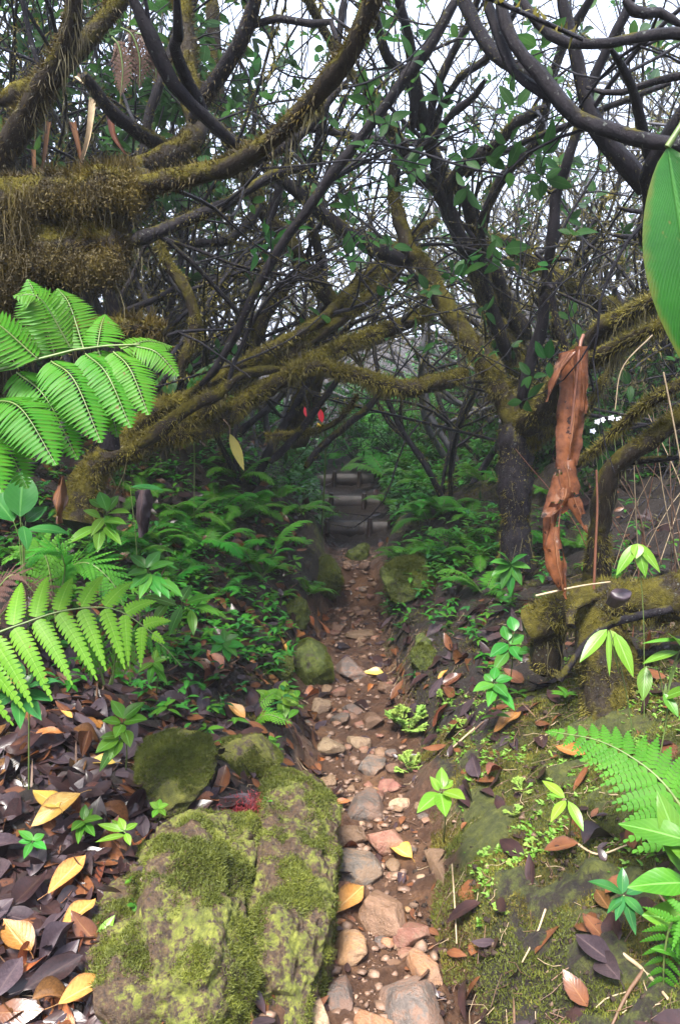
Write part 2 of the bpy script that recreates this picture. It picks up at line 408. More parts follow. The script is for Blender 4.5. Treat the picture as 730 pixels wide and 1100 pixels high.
MT['twig'] = mat_noise('brown_twig', [(.3, (.06, .03, .018)), (.7, (.15, .085, .05))], 30, .55)
MT['redstem'] = mat_noise('red_brown_stem', [(.3, (.10, .035, .02)), (.7, (.20, .08, .045))], 30, .5)
MT['straw'] = mat_noise('dry_straw', [(.3, (.20, .14, .08)), (.7, (.38, .29, .18))], 30, .6)
MT['rk_brown'] = mat_stone('brown_wet_stone', [(.3, (.085, .048, .03)), (.5, (.17, .10, .06)), (.72, (.27, .17, .11))])
MT['rk_grey'] = mat_stone('grey_wet_stone', [(.3, (.05, .042, .038)), (.5, (.115, .094, .08)), (.72, (.21, .17, .14))])
MT['rk_orange'] = mat_stone('orange_wet_stone', [(.3, (.16, .08, .038)), (.5, (.25, .13, .065)), (.72, (.34, .21, .12))])
MT['rk_red'] = mat_stone('red_wet_stone', [(.3, (.12, .052, .036)), (.5, (.19, .085, .06)), (.72, (.26, .14, .10))])
MT['rk_tan'] = mat_stone('tan_wet_stone', [(.3, (.20, .13, .08)), (.5, (.30, .205, .13)), (.72, (.40, .30, .20))])
MT['wood'] = mat_noise('old_step_wood', [(.3, (.014, .010, .009)), (.7, (.05, .034, .028))], 14, .5, 80, .6)
MT['red'] = mat_noise('red_bract', [(.3, (.40, .008, .02)), (.7, (.55, .02, .04))], 10, .4, 40, .1)
MT['yel'] = mat_noise('yellow_bract_tip', [(.3, (.6, .4, .03)), (.7, (.7, .5, .05))], 10, .4, 40, .1)
MT['redmoss'] = mat_moss('red_roots', (.10, .012, .016), (.20, .025, .03), (.28, .05, .05), .2)
MT['white'] = mat_noise('white_petal', [(.3, (.62, .66, .74)), (.7, (.78, .8, .85))], 10, .5, 40, .1)
MT['fungus'] = mat_noise('mauve_cut_wood', [(.3, (.03, .02, .026)), (.7, (.08, .055, .068))], 18, .4, 50, .4)
def mat_mossrock(name, soil1, soil2, m1, m2, m3, amount=.5):
    m, nt, b, out, co = base(name)
    n1 = noise(nt, co, 75, 8, .75); n2 = math_(nt, 'ADD', math_(nt, 'MULTIPLY', noise(nt, co, 6.5, 6, .68), .55), math_(nt, 'MULTIPLY', noise(nt, co, 27, 6, .72), .45))
    soil = ramp(nt, [(.35, soil1), (.65, soil2)], n1)
    moss = ramp(nt, [(.28, m1), (.5, m2), (.72, m3)], noise(nt, co, 34, 6, .75))
    mask = smoothstep(nt, math_(nt, 'ADD', n2, math_(nt, 'MULTIPLY', math_(nt, 'SUBTRACT', n1, .5), .6)), .60-amount*.3, .68-amount*.24)
    c = mixc(nt, mask, soil, moss); nt.links.new(c, b.inputs['Base Color'])
    nt.links.new(math_(nt, 'MULTIPLY_ADD', mask, .4, .45), b.inputs['Roughness']); b.inputs['Specular IOR Level'].default_value = .4
    bump(nt, b, math_(nt, 'ADD', n1, math_(nt, 'MULTIPLY', noise(nt, co, 240, 4, .7), .6)), .9, .008); return m
MT['mossrock'] = mat_mossrock('moss_covered_rock', (.014, .009, .007), (.095, .056, .030), (.035, .042, .008), (.105, .115, .017), (.20, .21, .035), .46)
MT['mossrock_full'] = mat_mossrock('ochre_moss_rock', (.02, .014, .012), (.10, .065, .045), (.045, .045, .010), (.10, .10, .017), (.19, .18, .033), .66)
MT['mossrock_dark'] = mat_mossrock('dark_moss_rock', (.012, .009, .008), (.06, .04, .027), (.020, .030, .006), (.05, .065, .010), (.12, .14, .022), .85)
def mat_ground():
    m, nt, b, out, co = base('forest_ground')
    mud = nd(nt, 'ShaderNodeAttribute', attribute_name='mud').outputs['Fac']
    mos = nd(nt, 'ShaderNodeAttribute', attribute_name='mossy').outputs['Fac']
    n1 = noise(nt, co, 70, 9, .78); n2 = noise(nt, co, 5, 6, .66); n3 = noise(nt, co, 19, 8, .76)
    soil = ramp(nt, [(.3, (.009, .006, .006)), (.55, (.028, .018, .014)), (.75, (.07, .045, .033))], n1)
    mc = ramp(nt, [(.28, (.030, .016, .011)), (.45, (.085, .044, .027)), (.6, (.155, .082, .046)), (.78, (.25, .145, .088))], n3)
    mc = mixc(nt, math_(nt, 'MULTIPLY', n1, .45), mc, (.10, .055, .04, 1))
    clay = smoothstep(nt, n2, .52, .66); mc = mixc(nt, math_(nt, 'MULTIPLY', clay, .7), mc, (.24, .125, .062, 1))
    ms = ramp(nt, [(.28, (.022, .028, .007)), (.5, (.07, .08, .015)), (.75, (.17, .18, .03))], noise(nt, co, 30, 7, .75))
    jit = math_(nt, 'MULTIPLY', math_(nt, 'SUBTRACT', n3, .5), .9)
    c = mixc(nt, smoothstep(nt, math_(nt, 'ADD', mos, jit), .42, .58), soil, ms)
    fm = smoothstep(nt, math_(nt, 'ADD', mud, math_(nt, 'MULTIPLY', jit, .6)), .4, .6)
    c = mixc(nt, fm, c, mc); nt.links.new(c, b.inputs['Base Color'])
    nt.links.new(math_(nt, 'MULTIPLY_ADD', fm, -.3, math_(nt, 'MULTIPLY_ADD', n2, .3, .5)), b.inputs['Roughness']); b.inputs['Specular IOR Level'].default_value = .5
    bump(nt, b, math_(nt, 'ADD', n3, math_(nt, 'MULTIPLY', n1, .8)), 1, .035); return m
MT['ground'] = mat_ground()
MT['clayclod'] = mat_noise('clay_clod', [(.3, (.05, .03, .02)), (.5, (.10, .058, .036)), (.7, (.17, .10, .065))], 14, .75, 60, .8, .01)
MT['soilcrumb'] = mat_noise('soil_crumb', [(.3, (.010, .007, .006)), (.7, (.05, .034, .025))], 40, .85, 90, .8, .004, spec=.15)
MT['pebble'] = mat_noise('path_pebbles', [(.3, (.06, .036, .026)), (.5, (.14, .083, .055)), (.7, (.22, .14, .095))], 22, .55, 120, .6, .004)
# ---------------------------------------------------------------- camera, light, air
cd = bpy.data.cameras.new('camera'); cam = bpy.data.objects.new('camera', cd); COL.objects.link(cam)
cam.location = CAM; cam.rotation_euler = (math.radians(90)+PITCH, 0, 0)
cd.sensor_fit = 'VERTICAL'; cd.sensor_height = 36; cd.lens = 18/math.tan(VF/2); cd.clip_start = .05; cd.clip_end = 600
S.camera = cam
SUN_EL, SUN_AZ = 62, 205   # high, from behind the camera and a little to its left
w = bpy.data.worlds.new('World'); S.world = w; w.use_nodes = True; nt = w.node_tree
bg = nt.nodes['Background']; sky = nt.nodes.new('ShaderNodeTexSky'); sky.sky_type = 'NISHITA'; sky.sun_disc = False
sky.sun_elevation = math.radians(SUN_EL); sky.sun_rotation = math.radians(SUN_AZ); sky.dust_density = 4; sky.ozone_density = 1; sky.air_density = 1
# an overcast: the blue sky almost wholly behind an even white cloud layer
cl = mixc(nt, .85, sky.outputs[0], (2.9, 3.3, 4.3, 1)); nt.links.new(cl, bg.inputs[0]); bg.inputs[1].default_value = .05
sd = bpy.data.lights.new('sun', 'SUN'); sun = bpy.data.objects.new('sun', sd); COL.objects.link(sun)
sd.energy = 1.5; sd.angle = math.radians(18); sd.color = (1, .955, .88)
az = math.radians(SUN_AZ); el = math.radians(SUN_EL)
sun.rotation_euler = Vector((math.sin(az)*math.cos(el), math.cos(az)*math.cos(el), math.sin(el))).to_track_quat('Z', 'Y').to_euler()
sun.location = (0, -3, 8)
S.view_settings.view_transform = 'Standard'; S.view_settings.look = 'None'; S.view_settings.gamma = 1; S.view_settings.exposure = EXPOSURE
S.view_settings.use_curve_mapping = False
cy = S.cycles; cy.use_denoising = True; cy.max_bounces = 7; cy.diffuse_bounces = 4; cy.glossy_bounces = 3; cy.transmission_bounces = 4
cy.volume_bounces = 1; cy.transparent_max_bounces = 4; cy.caustics_reflective = False; cy.caustics_refractive = False
cy.sample_clamp_indirect = 6
try: cy.denoiser = 'OPENIMAGEDENOISE'; cy.denoising_input_passes = 'RGB_ALBEDO_NORMAL'; cy.denoising_prefilter = 'ACCURATE'
except Exception: pass
def haze(zmax):
    V = np.array([(x, y, z) for x in (-95, 95) for y in (-95, 95) for z in (-4, zmax)], float)
    F = np.array([(0, 1, 3, 2), (4, 6, 7, 5), (0, 4, 5, 1), (2, 3, 7, 6), (0, 2, 6, 4), (1, 5, 7, 3)])
    m = bpy.data.materials.new('mist'); m.use_nodes = True; nt = m.node_tree; nt.nodes.remove(nt.nodes['Principled BSDF'])
    pv = nt.nodes.new('ShaderNodeVolumePrincipled'); pv.inputs['Density'].default_value = HAZE; pv.inputs['Color'].default_value = (.86, .90, 1, 1)
    pv.inputs['Anisotropy'].default_value = .2
    nt.links.new(pv.outputs[0], nt.nodes['Material Output'].inputs['Volume'])
    mb = MB(); mb.add(V, F); o = mb.build('haze', m, None, False); o['kind'] = 'stuff'

# ---------------------------------------------------------------- ground, one sheet
def axis(fa, fb, st, lo, hi, g=1.16):
    a = list(np.arange(fa, fb+1e-6, st)); s = st
    while a[-1] < hi: s *= g; a.append(a[-1]+s)
    s = st
    while a[0] > lo: s *= g; a.insert(0, a[0]-s)
    return np.array(a)
gx = axis(-1.5, 1.5, .017, -90, 90, 1.12); gy = axis(1.25, 5.2, .017, -90, 90, 1.07)
X, Y = np.meshgrid(gx, gy); Z = height(X, Y)
# clods and roots in the mud, lumps of moss on the banks
D = (np.abs(X-path_x(Y))-path_w(Y))
nearw = np.clip(1-(np.hypot(X, Y)-5)/3, 0, 1)
wall = np.clip(1-np.abs(D-.10)/.16, 0, 1)*(Y < 2.9)*(X > path_x(Y))
Z = Z+nearw*wall*(.045*fbm(X*7, Y*4, 6, 4)-.03*np.abs(noise3(X*13, Y*2.5, 8)))
Z = Z+nearw*np.clip(D/.2, 0, 1)*(.022*fbm(X*9, Y*9, 12, 4)+.012*fbm(X*28, Y*28, 13, 3))
Z = Z+nearw*(.012*np.abs(fbm(X*16, Y*16, 4, 3))*np.where(D < .08, 1.5, 1)-.006)
nx, ny = len(gx), len(gy)
i = np.arange(ny-1)[:, None]*nx; j = np.arange(nx-1)[None]
mb = MB(); mb.add(np.stack([X, Y, Z], -1).reshape(-1, 3), np.stack([i+j, i+j+1, i+nx+j+1, i+nx+j], -1).reshape(-1, 4))
ground = mb.build('ground', MT['ground']); ground['kind'] = 'structure'
mud = np.clip(1-(D-.0)/.12, 0, 1)*np.clip((6.0-np.abs(Y))/1.0, 0, 1)
# the clay side of the gully right of the path, near the camera
side = (X > path_x(Y)); mud = np.maximum(mud, np.where(side, np.clip(1-(D-.02)/.16, 0, 1)*np.clip((2.7-Y)/.5, 0, 1), 0))
mossy = .16+.28*fbm(X*1.3, Y*1.3, 5, 3)+np.where(side, .30*np.clip((3.2-Y)/1.0, 0, 1), -.15)+np.where((D > 0) & (D < .3), .3*np.clip(1-np.abs(Y-5)/.8, 0, 1), 0)
for nme, arr in (('mud', mud), ('mossy', np.clip(mossy, 0, 1))):
    a = ground.data.attributes.new(nme, 'FLOAT', 'POINT'); a.data.foreach_set('value', arr.astype(np.float32).ravel())

# loose pebbles over the path floor
mb = MB(); V0, F0 = ico(1)
for _ in range(1500):
    y = 1.3+4.2*R.random()**1.4; x = float(path_x(y))+R.gauss(0, .55)*float(path_w(y))
    s = .003+.015*R.random()**3; z = hz(x, y)
    mb.add(V0*(1+.33*NR.normal(size=(len(V0), 1)))*np.array([s*R.uniform(.8, 1.5), s*R.uniform(.8, 1.4), s*.55])+np.array([x, y, z+s*.2]), F0)
g = mb.build('gravel', MT['pebble'], None, False); g['kind'] = 'stuff'

# three log-and-board steps up the gully
for k, (yy, zt, zb, lab) in enumerate(((5.90, .39, .28, 'lowest dark wooden board step across the muddy path'), (6.43, .50, .40, 'middle dark wooden board step above the lowest one'), (6.97, .61, .51, 'topmost dark wooden board step below the undergrowth'))):
    xc = float(path_x(yy)); hw = .36
    t = thing('wooden_step', lab, 'step', (xc, yy, zb), 'board steps on the path')
    mb = MB(); n = 14
    xs = np.linspace(-hw, hw, n); rows = []
    for a, (dy, dz) in enumerate(((-.028, -.03), (-.03, zt-zb), (.012, zt-zb+.004), (.012, -.03))):
        rows.append(np.stack([xc+xs, yy+dy+.006*fbm(xs*5+k, xs*0+a, 0, 2), zb+dz+.008*fbm(xs*4+k*3, xs*0+a, 1, 2)], 1))
    V = np.concatenate(rows); ii = np.arange(n-1)
    F = np.concatenate([np.stack([a*n+ii, a*n+ii+1, ((a+1) % 4)*n+ii+1, ((a+1) % 4)*n+ii], 1) for a in range(4)])
    mb.add(V, F[:, ::-1]); mb.build('board', MT['wood'], t)
    for sx in (-.22+.05*k, .1, .25):
        mb = MB(); tube(mb, smooth([(xc+sx, yy-.05, zb-.1), (xc+sx+.01, yy-.05, zt+.02+.02*R.random())], 4), .018, 7, .15); mb.build('stake', MT['wood'], t)
# ---------------------------------------------------------------- trees
def rot_rand(d, ang):
    d = nrm(d); a = nrm(np.cross(d, rv())); return d*math.cos(ang)+a*math.sin(ang)
def grow(out, tips, p, d, L, r, lvl, up=.10, wob=.5, rmin=.003, step=.13, spread=(22, 50), kids=(2, 3), zmin=-9.):
    n = max(4, int(L/step)); pts = [np.array(p, float)]; d = nrm(d); drift = rv()*.25
    for i in range(n):
        if i % 4 == 0: drift = rv()*wob
        d = nrm(d+drift*.35+rv()*wob*.18+np.array([0, 0, up*.35])); d = nrm(np.array([d[0], d[1], max(d[2], .35)])) if pts[-1][2] < zmin else d; pts.append(pts[-1]+d*L/n)
    pts = np.array(pts); rr = np.linspace(r, max(r*.55, rmin*.8), len(pts)); out.append((pts, rr, lvl))
    if lvl <= 0 or r*.6 < rmin: tips.append((pts[-1], d)); return
    for q in range(R.randint(*kids)):
        t = R.uniform(.35, .95) if q else 1.0; k = int(t*(len(pts)-1))
        dd = rot_rand(pts[k]-pts[max(k-1, 0)], math.radians(R.uniform(*spread)))
        grow(out, tips, pts[k], dd, L*R.uniform(.6, .95), rr[k]*R.uniform(.55, .78), lvl-1, up, wob, rmin, step, spread, kids, zmin)
def crown(mb, tips, size=(.06, .11), per=(4, 7), p=1.0):
    for (q, d) in tips:
        if R.random() > p: continue
        d = nrm(d+np.array([0, 0, .4])); a = rot_rand(d, math.pi/2); b = np.cross(d, a)
        n = R.randint(*per); a0 = R.random()*6.28
        for k in range(n):
            an = a0+k*2.4; e = R.uniform(.1, .9)
            dd = nrm(d*e+(a*math.cos(an)+b*math.sin(an))+rv()*.25); L = R.uniform(*size)
            nn = nrm(d-dd*np.dot(d, dd)+rv()*.3)
            put(mb, quick_leaf(L, L*R.uniform(.38, .55), .25, R.uniform(.05, .4)), q+dd*L*.12-d*R.random()*.03, dd, nn)
def moss_on(mb, p, r, dens, ln=(.008, .022), wid=.0022, down=.4):
    """tufts all round a limb"""
    seg = np.linalg.norm(np.diff(p, axis=0), axis=1); L = seg.sum(); n = int(L*dens*(.4+np.mean(r)*16))
    if n < 1: return
    c = np.concatenate([[0], np.cumsum(seg)]); s = NR.uniform(0, L, n); i = np.clip(np.searchsorted(c, s)-1, 0, len(p)-2)
    t = ((s-c[i])/(seg[i]+1e-9))[:, None]; q = p[i]*(1-t)+p[i+1]*t; rr = r[i]*(1-t[:, 0])+r[i+1]*t[:, 0]
    ax = (p[i+1]-p[i]); ax /= np.linalg.norm(ax, axis=1)[:, None]+1e-9
    rnd = NR.normal(size=(n, 3)); rnd -= ax*np.sum(rnd*ax, 1)[:, None]; rnd /= np.linalg.norm(rnd, axis=1)[:, None]+1e-9
    keep = noise3(q[:, 0]*6, q[:, 1]*6, q[:, 2]*6)+.25*rnd[:, 2] > -.25
    q, rr, rnd = q[keep], rr[keep], rnd[keep]; n = len(q)
    if not n: return
    d = rnd*.9+NR.normal(size=(n, 3))*.45; d[:, 2] -= down*np.where(rnd[:, 2] < 0, 1.6, .2); d /= np.linalg.norm(d, axis=1)[:, None]
    clump = .6+.7*np.clip(noise3(q[:, 0]*14, q[:, 1]*14, q[:, 2]*14)+.4, 0, 1.3)
    blades(mb, q+rnd*(rr*.92)[:, None], d, NR.uniform(*ln, n)*clump, wid)
def hang_on(mb, p, r, per_m, ln=(.04, .16), wid=.0016):
    seg = np.linalg.norm(np.diff(p, axis=0), axis=1); L = seg.sum(); n = int(L*per_m)
    if n < 1: return
    c = np.concatenate([[0], np.cumsum(seg)]); s = NR.uniform(0, L, n); i = np.clip(np.searchsorted(c, s)-1, 0, len(p)-2)
    t = ((s-c[i])/(seg[i]+1e-9))[:, None]; q = p[i]*(1-t)+p[i+1]*t
    k = np.clip(.35+1.1*noise3(q[:, 0]*9, q[:, 1]*9, q[:, 2]*9+5), .05, 1.2)
    q = q+NR.normal(size=q.shape)*np.mean(r)*.5
    q[:, 2] -= np.mean(r)*.5; strands(mb, q, NR.uniform(*ln, n)*k, wid)
def traced(pp, Y0, Y1, r0, r1, n=None, wob=.004):
    """picture outline of a limb -> points at its own distance, radii in metres"""
    m = len(pp); q = np.array([P(x, y, Y0+(Y1-Y0)*i/(m-1)) for i, (x, y) in enumerate(pp)])
    L = np.linalg.norm(np.diff(q, axis=0), axis=1).sum(); n = n or max(6, int(L/.045))
    p = smooth(q, n); p = p+wob*np.stack([fbm(p[:, 0]*9, p[:, 2]*9, p[:, 1]*9+k*7, 2) for k in range(3)], 1)*np.minimum(1, np.linspace(0, 6, n))[:, None]
    dp = (p-CAM)@FWD; rr = np.linspace(r0, r1, n)*dp/FPX
    return p, rr
def merge(a, b, m):
    for k in (3, 4):
        a.F[k] += [f+a.n for f in b.F[k]]; a.FM[k] += [np.full(len(f), m) for f in b.F[k]]
    a.V += b.V; a.U += b.U; a.n += b.n
def hero_tree(name, label, cat, base, limbs, bark='bark', twigs=.9, leaves=1, moss_m='moss_old', group=None, ext=True, curtain=()):
    """limbs: (part name, pixel points, Y0, Y1, r0, r1, moss 0-1, hang 0-1, twigs 0-1)"""
    t = thing(name, label, cat, base, group)
    mm, hm, cm, tw = MB(), MB(), MB(), MB()
    for (pn, pp, Y0, Y1, r0, r1, mo, ha, twg) in limbs:
        p, r = traced(pp, Y0, Y1, r0, r1)
        if pn == 'trunk': 
            r = r*(1+.5*np.exp(-np.linspace(0, 7, len(r))))
        r = r*np.clip(np.linspace(len(r)*.5, .25, len(r)), .25, 1)**.5
        if pn == 'limb': r = r*np.clip(np.linspace(.3, len(r)*.5, len(r)), .3, 1)**.5
        lump = 1+.16*fbm(p[:, 0]*13, p[:, 2]*13, p[:, 1]*13, 2)+.10*mo*fbm(p[:, 0]*30, p[:, 2]*30, p[:, 1]*30, 2)
        mb = MB(); tube(mb, p, r*lump, 10 if r.mean() > .02 else 7, .12+.2*mo, 0, 28)
        mb.build(pn, MT['bark_moss' if mo > .35 else bark], t)
        if mo > .02: moss_on(mm, p, r*lump, 6500*mo, (.006+.006*mo, .014+.028*mo), .0012+.0010*mo)
        if ha: hang_on(hm, p, r, 620*ha, (.04, .16 if r.mean() < .05 else .30))
        L = np.linalg.norm(np.diff(p, axis=0), axis=1).sum()
        for _ in range(int(L*twg*twigs*4.2+R.random())):
            k = R.randint(int(len(p)*.25), len(p)-2); out, tips = [], []
            ax = nrm(p[k+1]-p[k]); d = rot_rand(ax, math.radians(R.uniform(30, 70))); d = nrm(d+np.array([0, 0, .35]))
            grow(out, tips, p[k], d, R.uniform(.25, .8), max(.0035, r[k]*R.uniform(.25, .45)), R.choice((1, 2, 2)), .1, .6, .0022, .09)
            for (q, rr, lv) in out:
                tube(tw, q, rr, 5)
                if mo > .5: moss_on(mm, q, rr, 700*mo, (.006, .016), .0014)
            if leaves: crown(cm, tips, (.05, .09), (3, 5), .7*leaves)
        if ext and pp[-1][1] < 8:   # leaves the frame at the top: its crown goes on above
            out, tips = [], []
            grow(out, tips, p[-1], p[-1]-p[-3], R.uniform(.7, 1.1), max(r[-1], .012)*.9, 4, .06, .55, .003)
            for (q, rr, lv) in out: tube(tw, q, rr, 5)
            crown(cm, tips, (.06, .10), (5, 8), 1)
    merge(tw, cm, 1); tw.build('foliage', [MT['bark_thin'], MT['canopy']], t)
    for (x0, y0, x1, y1, Ya, Yb, l0, l1, cnt) in curtain:   # matted curtains of moss hanging under a limb
        u_ = NR.random(cnt); q = np.array([P(x0+(x1-x0)*a, y0+(y1-y0)*a, Ya+(Yb-Ya)*R.random()) for a in u_]); q[:, 2] += NR.normal(size=cnt)*.02
        wv = np.clip(.55+.8*noise3(q[:, 0]*13, q[:, 1]*5, 3.0), .15, 1.3); strands(mm, q, (l0+(l1-l0)*u_)*wv*NR.uniform(.4, 1, cnt), .0018, 5, .35)
        for _ in range(14):
            z_ = q-np.array([0, 0, 1.])*((l0+(l1-l0)*u_)*wv*NR.random(cnt)*.8)[:, None]+NR.normal(size=q.shape)*.012; dr = NR.normal(size=(cnt, 3)); dr[:, 2] -= .6; dr /= np.linalg.norm(dr, axis=1)[:, None]; blades(mm, z_, dr, NR.uniform(.005, .013, cnt), .0016)
    merge(mm, hm, 1); mm.build('moss', [MT[moss_m], MT['moss_hang']], t)
    return t
L_, T_ = 'limb', 'trunk'
def gb(px, py, Y):   # where a base at that picture place and distance meets the ground
    p = P(px, py, Y); return (p[0], p[1], hz(p[0], p[1]))

hero_tree('mossy_tree', 'huge shaggy moss-laden old tree leaning in over the tree fern', 'tree', gb(-70, 620, 2.35), [
    (T_, [(-115, 660), (-90, 520), (-45, 400), (0, 310), (60, 250), (115, 215), (165, 198)], 2.45, 2.4, 62, 26, 1, .8, 0),
    (L_, [(-60, 330), (0, 300), (60, 275), (105, 262), (128, 285)], 2.35, 2.25, 52, 26, 1, 1, 0),
    (L_, [(-60, 250), (0, 225), (60, 212), (120, 200), (150, 205)], 2.3, 2.25, 40, 18, 1, .8, 0),
    (L_, [(70, 245), (130, 208), (180, 195), (240, 181), (270, 166), (310, 135), (350, 90), (385, 40), (412, -30)], 2.35, 1.75, 10, 11, .6, .35, .3),
    (L_, [(130, 203), (220, 190), (275, 172), (320, 148), (352, 110), (374, 85)], 2.25, 2.35, 8, 4, .3, .1, .3),
    (L_, [(-40, 350), (80, 352), (130, 353), (178, 357)], 2.25, 2.2, 20, 13, 1, .5, 0),
    (L_, [(40, 270), (0, 190), (25, 130), (60, 70), (76, 30), (80, -30)], 2.4, 2.1, 16, 10, .6, .5, .2),
    (L_, [(0, 110), (50, 85), (110, 25), (150, -30)], 2.5, 2.6, 11, 9, .5, .5, .4),
    (L_, [(90, 80), (130, 130), (165, 150), (195, 162)], 2.5, 2.9, 8, 8, .3, .1, .2),
    (L_, [(110, 205), (150, 182), (190, 163), (211, 140), (205, 108), (200, 55), (192, -20)], 2.6, 3.0, 13, 10, .55, .5, .2),
    (L_, [(255, 158), (238, 142), (215, 120), (186, 90), (165, 45), (138, -12)], 2.3, 2.1, 7, 8, .03, 0, .5),
    (L_, [(224, 128), (200, 85), (188, 55), (192, 38), (189, -12)], 2.3, 2.0, 7, 5.5, .03, 0, .4),
    (L_, [(205, 130), (225, 98), (245, 68), (261, 36), (280, -15)], 2.7, 2.5, 9, 8, .3, .1, .4),
    (L_, [(262, 33), (275, 27), (300, 20), (335, 25), (355, 22), (361, 42)], 2.55, 2.5, 4, 4, .05, 0, .5),
], moss_m='moss_dark', curtain=[(-30, 215, 150, 200, 2.18, 2.45, .24, .11, 4200), (-20, 275, 130, 285, 2.15, 2.3, .14, .07, 2200)])
hero_tree('leaning_tree', 'low sprawling tree with long mossy stems slanting over the left bank', 'tree', gb(95, 520, 3.4), [
    (T_, [(85, 560), (100, 505), (150, 478), (200, 452), (243, 420)], 3.4, 3.6, 16, 10, 1, .7, .2),
    (L_, [(110, 490), (170, 440), (200, 430), (243, 405), (282, 393), (325, 371), (358, 348), (384, 330), (410, 307), (432, 284)], 3.5, 4.3, 10, 6.5, .8, .6, .3),
    (L_, [(225, 412), (250, 397), (285, 378), (331, 352), (358, 332), (378, 312), (400, 292), (432, 262), (470, 235)], 3.6, 4.5, 7, 5.5, .7, .5, .5),
    (L_, [(180, 470), (215, 462), (240, 450), (266, 428), (295, 413), (331, 391), (364, 374), (404, 358), (440, 345), (465, 333)], 3.5, 4.2, 11, 6.5, .9, .9, .3),
    (L_, [(310, 402), (340, 393), (361, 398), (388, 405), (410, 414), (440, 417), (470, 411), (502, 400)], 3.8, 3.9, 7, 8.5, 1, .8, .1),
    (L_, [(215, 414), (235, 391), (256, 352), (277, 310), (298, 270), (319, 240), (334, 219), (361, 180), (390, 143), (415, 111), (437, 81), (462, 49), (495, -12)], 3.3, 3.0, 4.5, 6.5, .04, 0, .45),
    (L_, [(328, 502), (341, 484), (364, 464), (394, 438), (425, 402)], 4.2, 4.4, 4.5, 3, .2, .2, .3),
    (L_, [(290, 497), (318, 468), (348, 428), (372, 396)], 4.0, 4.2, 4.5, 3, .15, .2, .3),
    (L_, [(285, 468), (338, 464), (364, 451), (384, 424)], 4.1, 4.2, 3.5, 3, .8, .7, .2),
    (L_, [(150, 480), (200, 440), (232, 425), (262, 402), (300, 396)], 3.3, 3.5, 8, 5, .5, .4, .3),
])
hero_tree('forked_tree', 'moss-clad tree forking low right of the path, hung with a dead leaf', 'tree', gb(553, 590, 3.9), [
    (T_, [(553, 610), (554, 575), (552, 530), (553, 490), (556, 448)], 3.9, 3.9, 14, 20, .34, .6, 0),
    (L_, [(556, 462), (537, 420), (519, 387), (492, 351), (471, 317), (456, 287), (440, 268), (432, 245), (423, 209), (424, 165)], 3.9, 4.1, 13, 6, .75, .5, .3),
    (L_, [(442, 284), (428, 279), (401, 267), (377, 252), (346, 231), (319, 207), (283, 178), (252, 155), (225, 130), (205, 118)], 4.1, 3.6, 8, 6, .25, .15, .5),
    (L_, [(556, 460), (578, 445), (597, 420), (617, 390), (647, 356), (675, 340), (702, 325), (750, 305)], 3.9, 2.7, 17, 9, .5, .6, .1),
    (L_, [(612, 397), (638, 386), (662, 374), (690, 358), (745, 338)], 3.3, 2.6, 9, 8, .45, .4, .1),
    (L_, [(560, 480), (590, 455), (603, 432), (606, 405)], 3.9, 3.5, 13, 9, .8, .9, .1),
    (L_, [(566, 446), (562, 420), (573, 378), (582, 350), (584, 320), (588, 281), (592, 258), (598, 204), (604, 190), (613, 161), (627, 117), (641, 77), (655, 47), (672, 14), (682, -14)], 3.85, 3.2, 7, 5.5, .02, 0, .15),
    (L_, [(587, 284), (576, 274), (570, 266), (563, 258)], 3.6, 3.6, 2.5, 1.8, 0, 0, 0),
    (L_, [(588, 281), (600, 279), (613, 279)], 3.6, 3.5, 2.6, 2.2, 0, 0, 0),
    (L_, [(608, 392), (607, 372), (598, 350), (593, 326), (593, 310), (606, 296), (614, 283)], 3.5, 3.4, 6, 2.4, .3, .1, 0),
    (L_, [(593, 310), (585, 306), (580, 318)], 3.42, 3.5, 3, 2.4, 0, 0, 0),
    (L_, [(597, 313), (615, 322), (635, 332), (652, 346)], 3.4, 3.4, 2, 1.4, 0, 0, 0),
    (L_, [(599, 200), (590, 207), (580, 196)], 3.4, 3.4, 2, 1.6, 0, 0, 0),
])
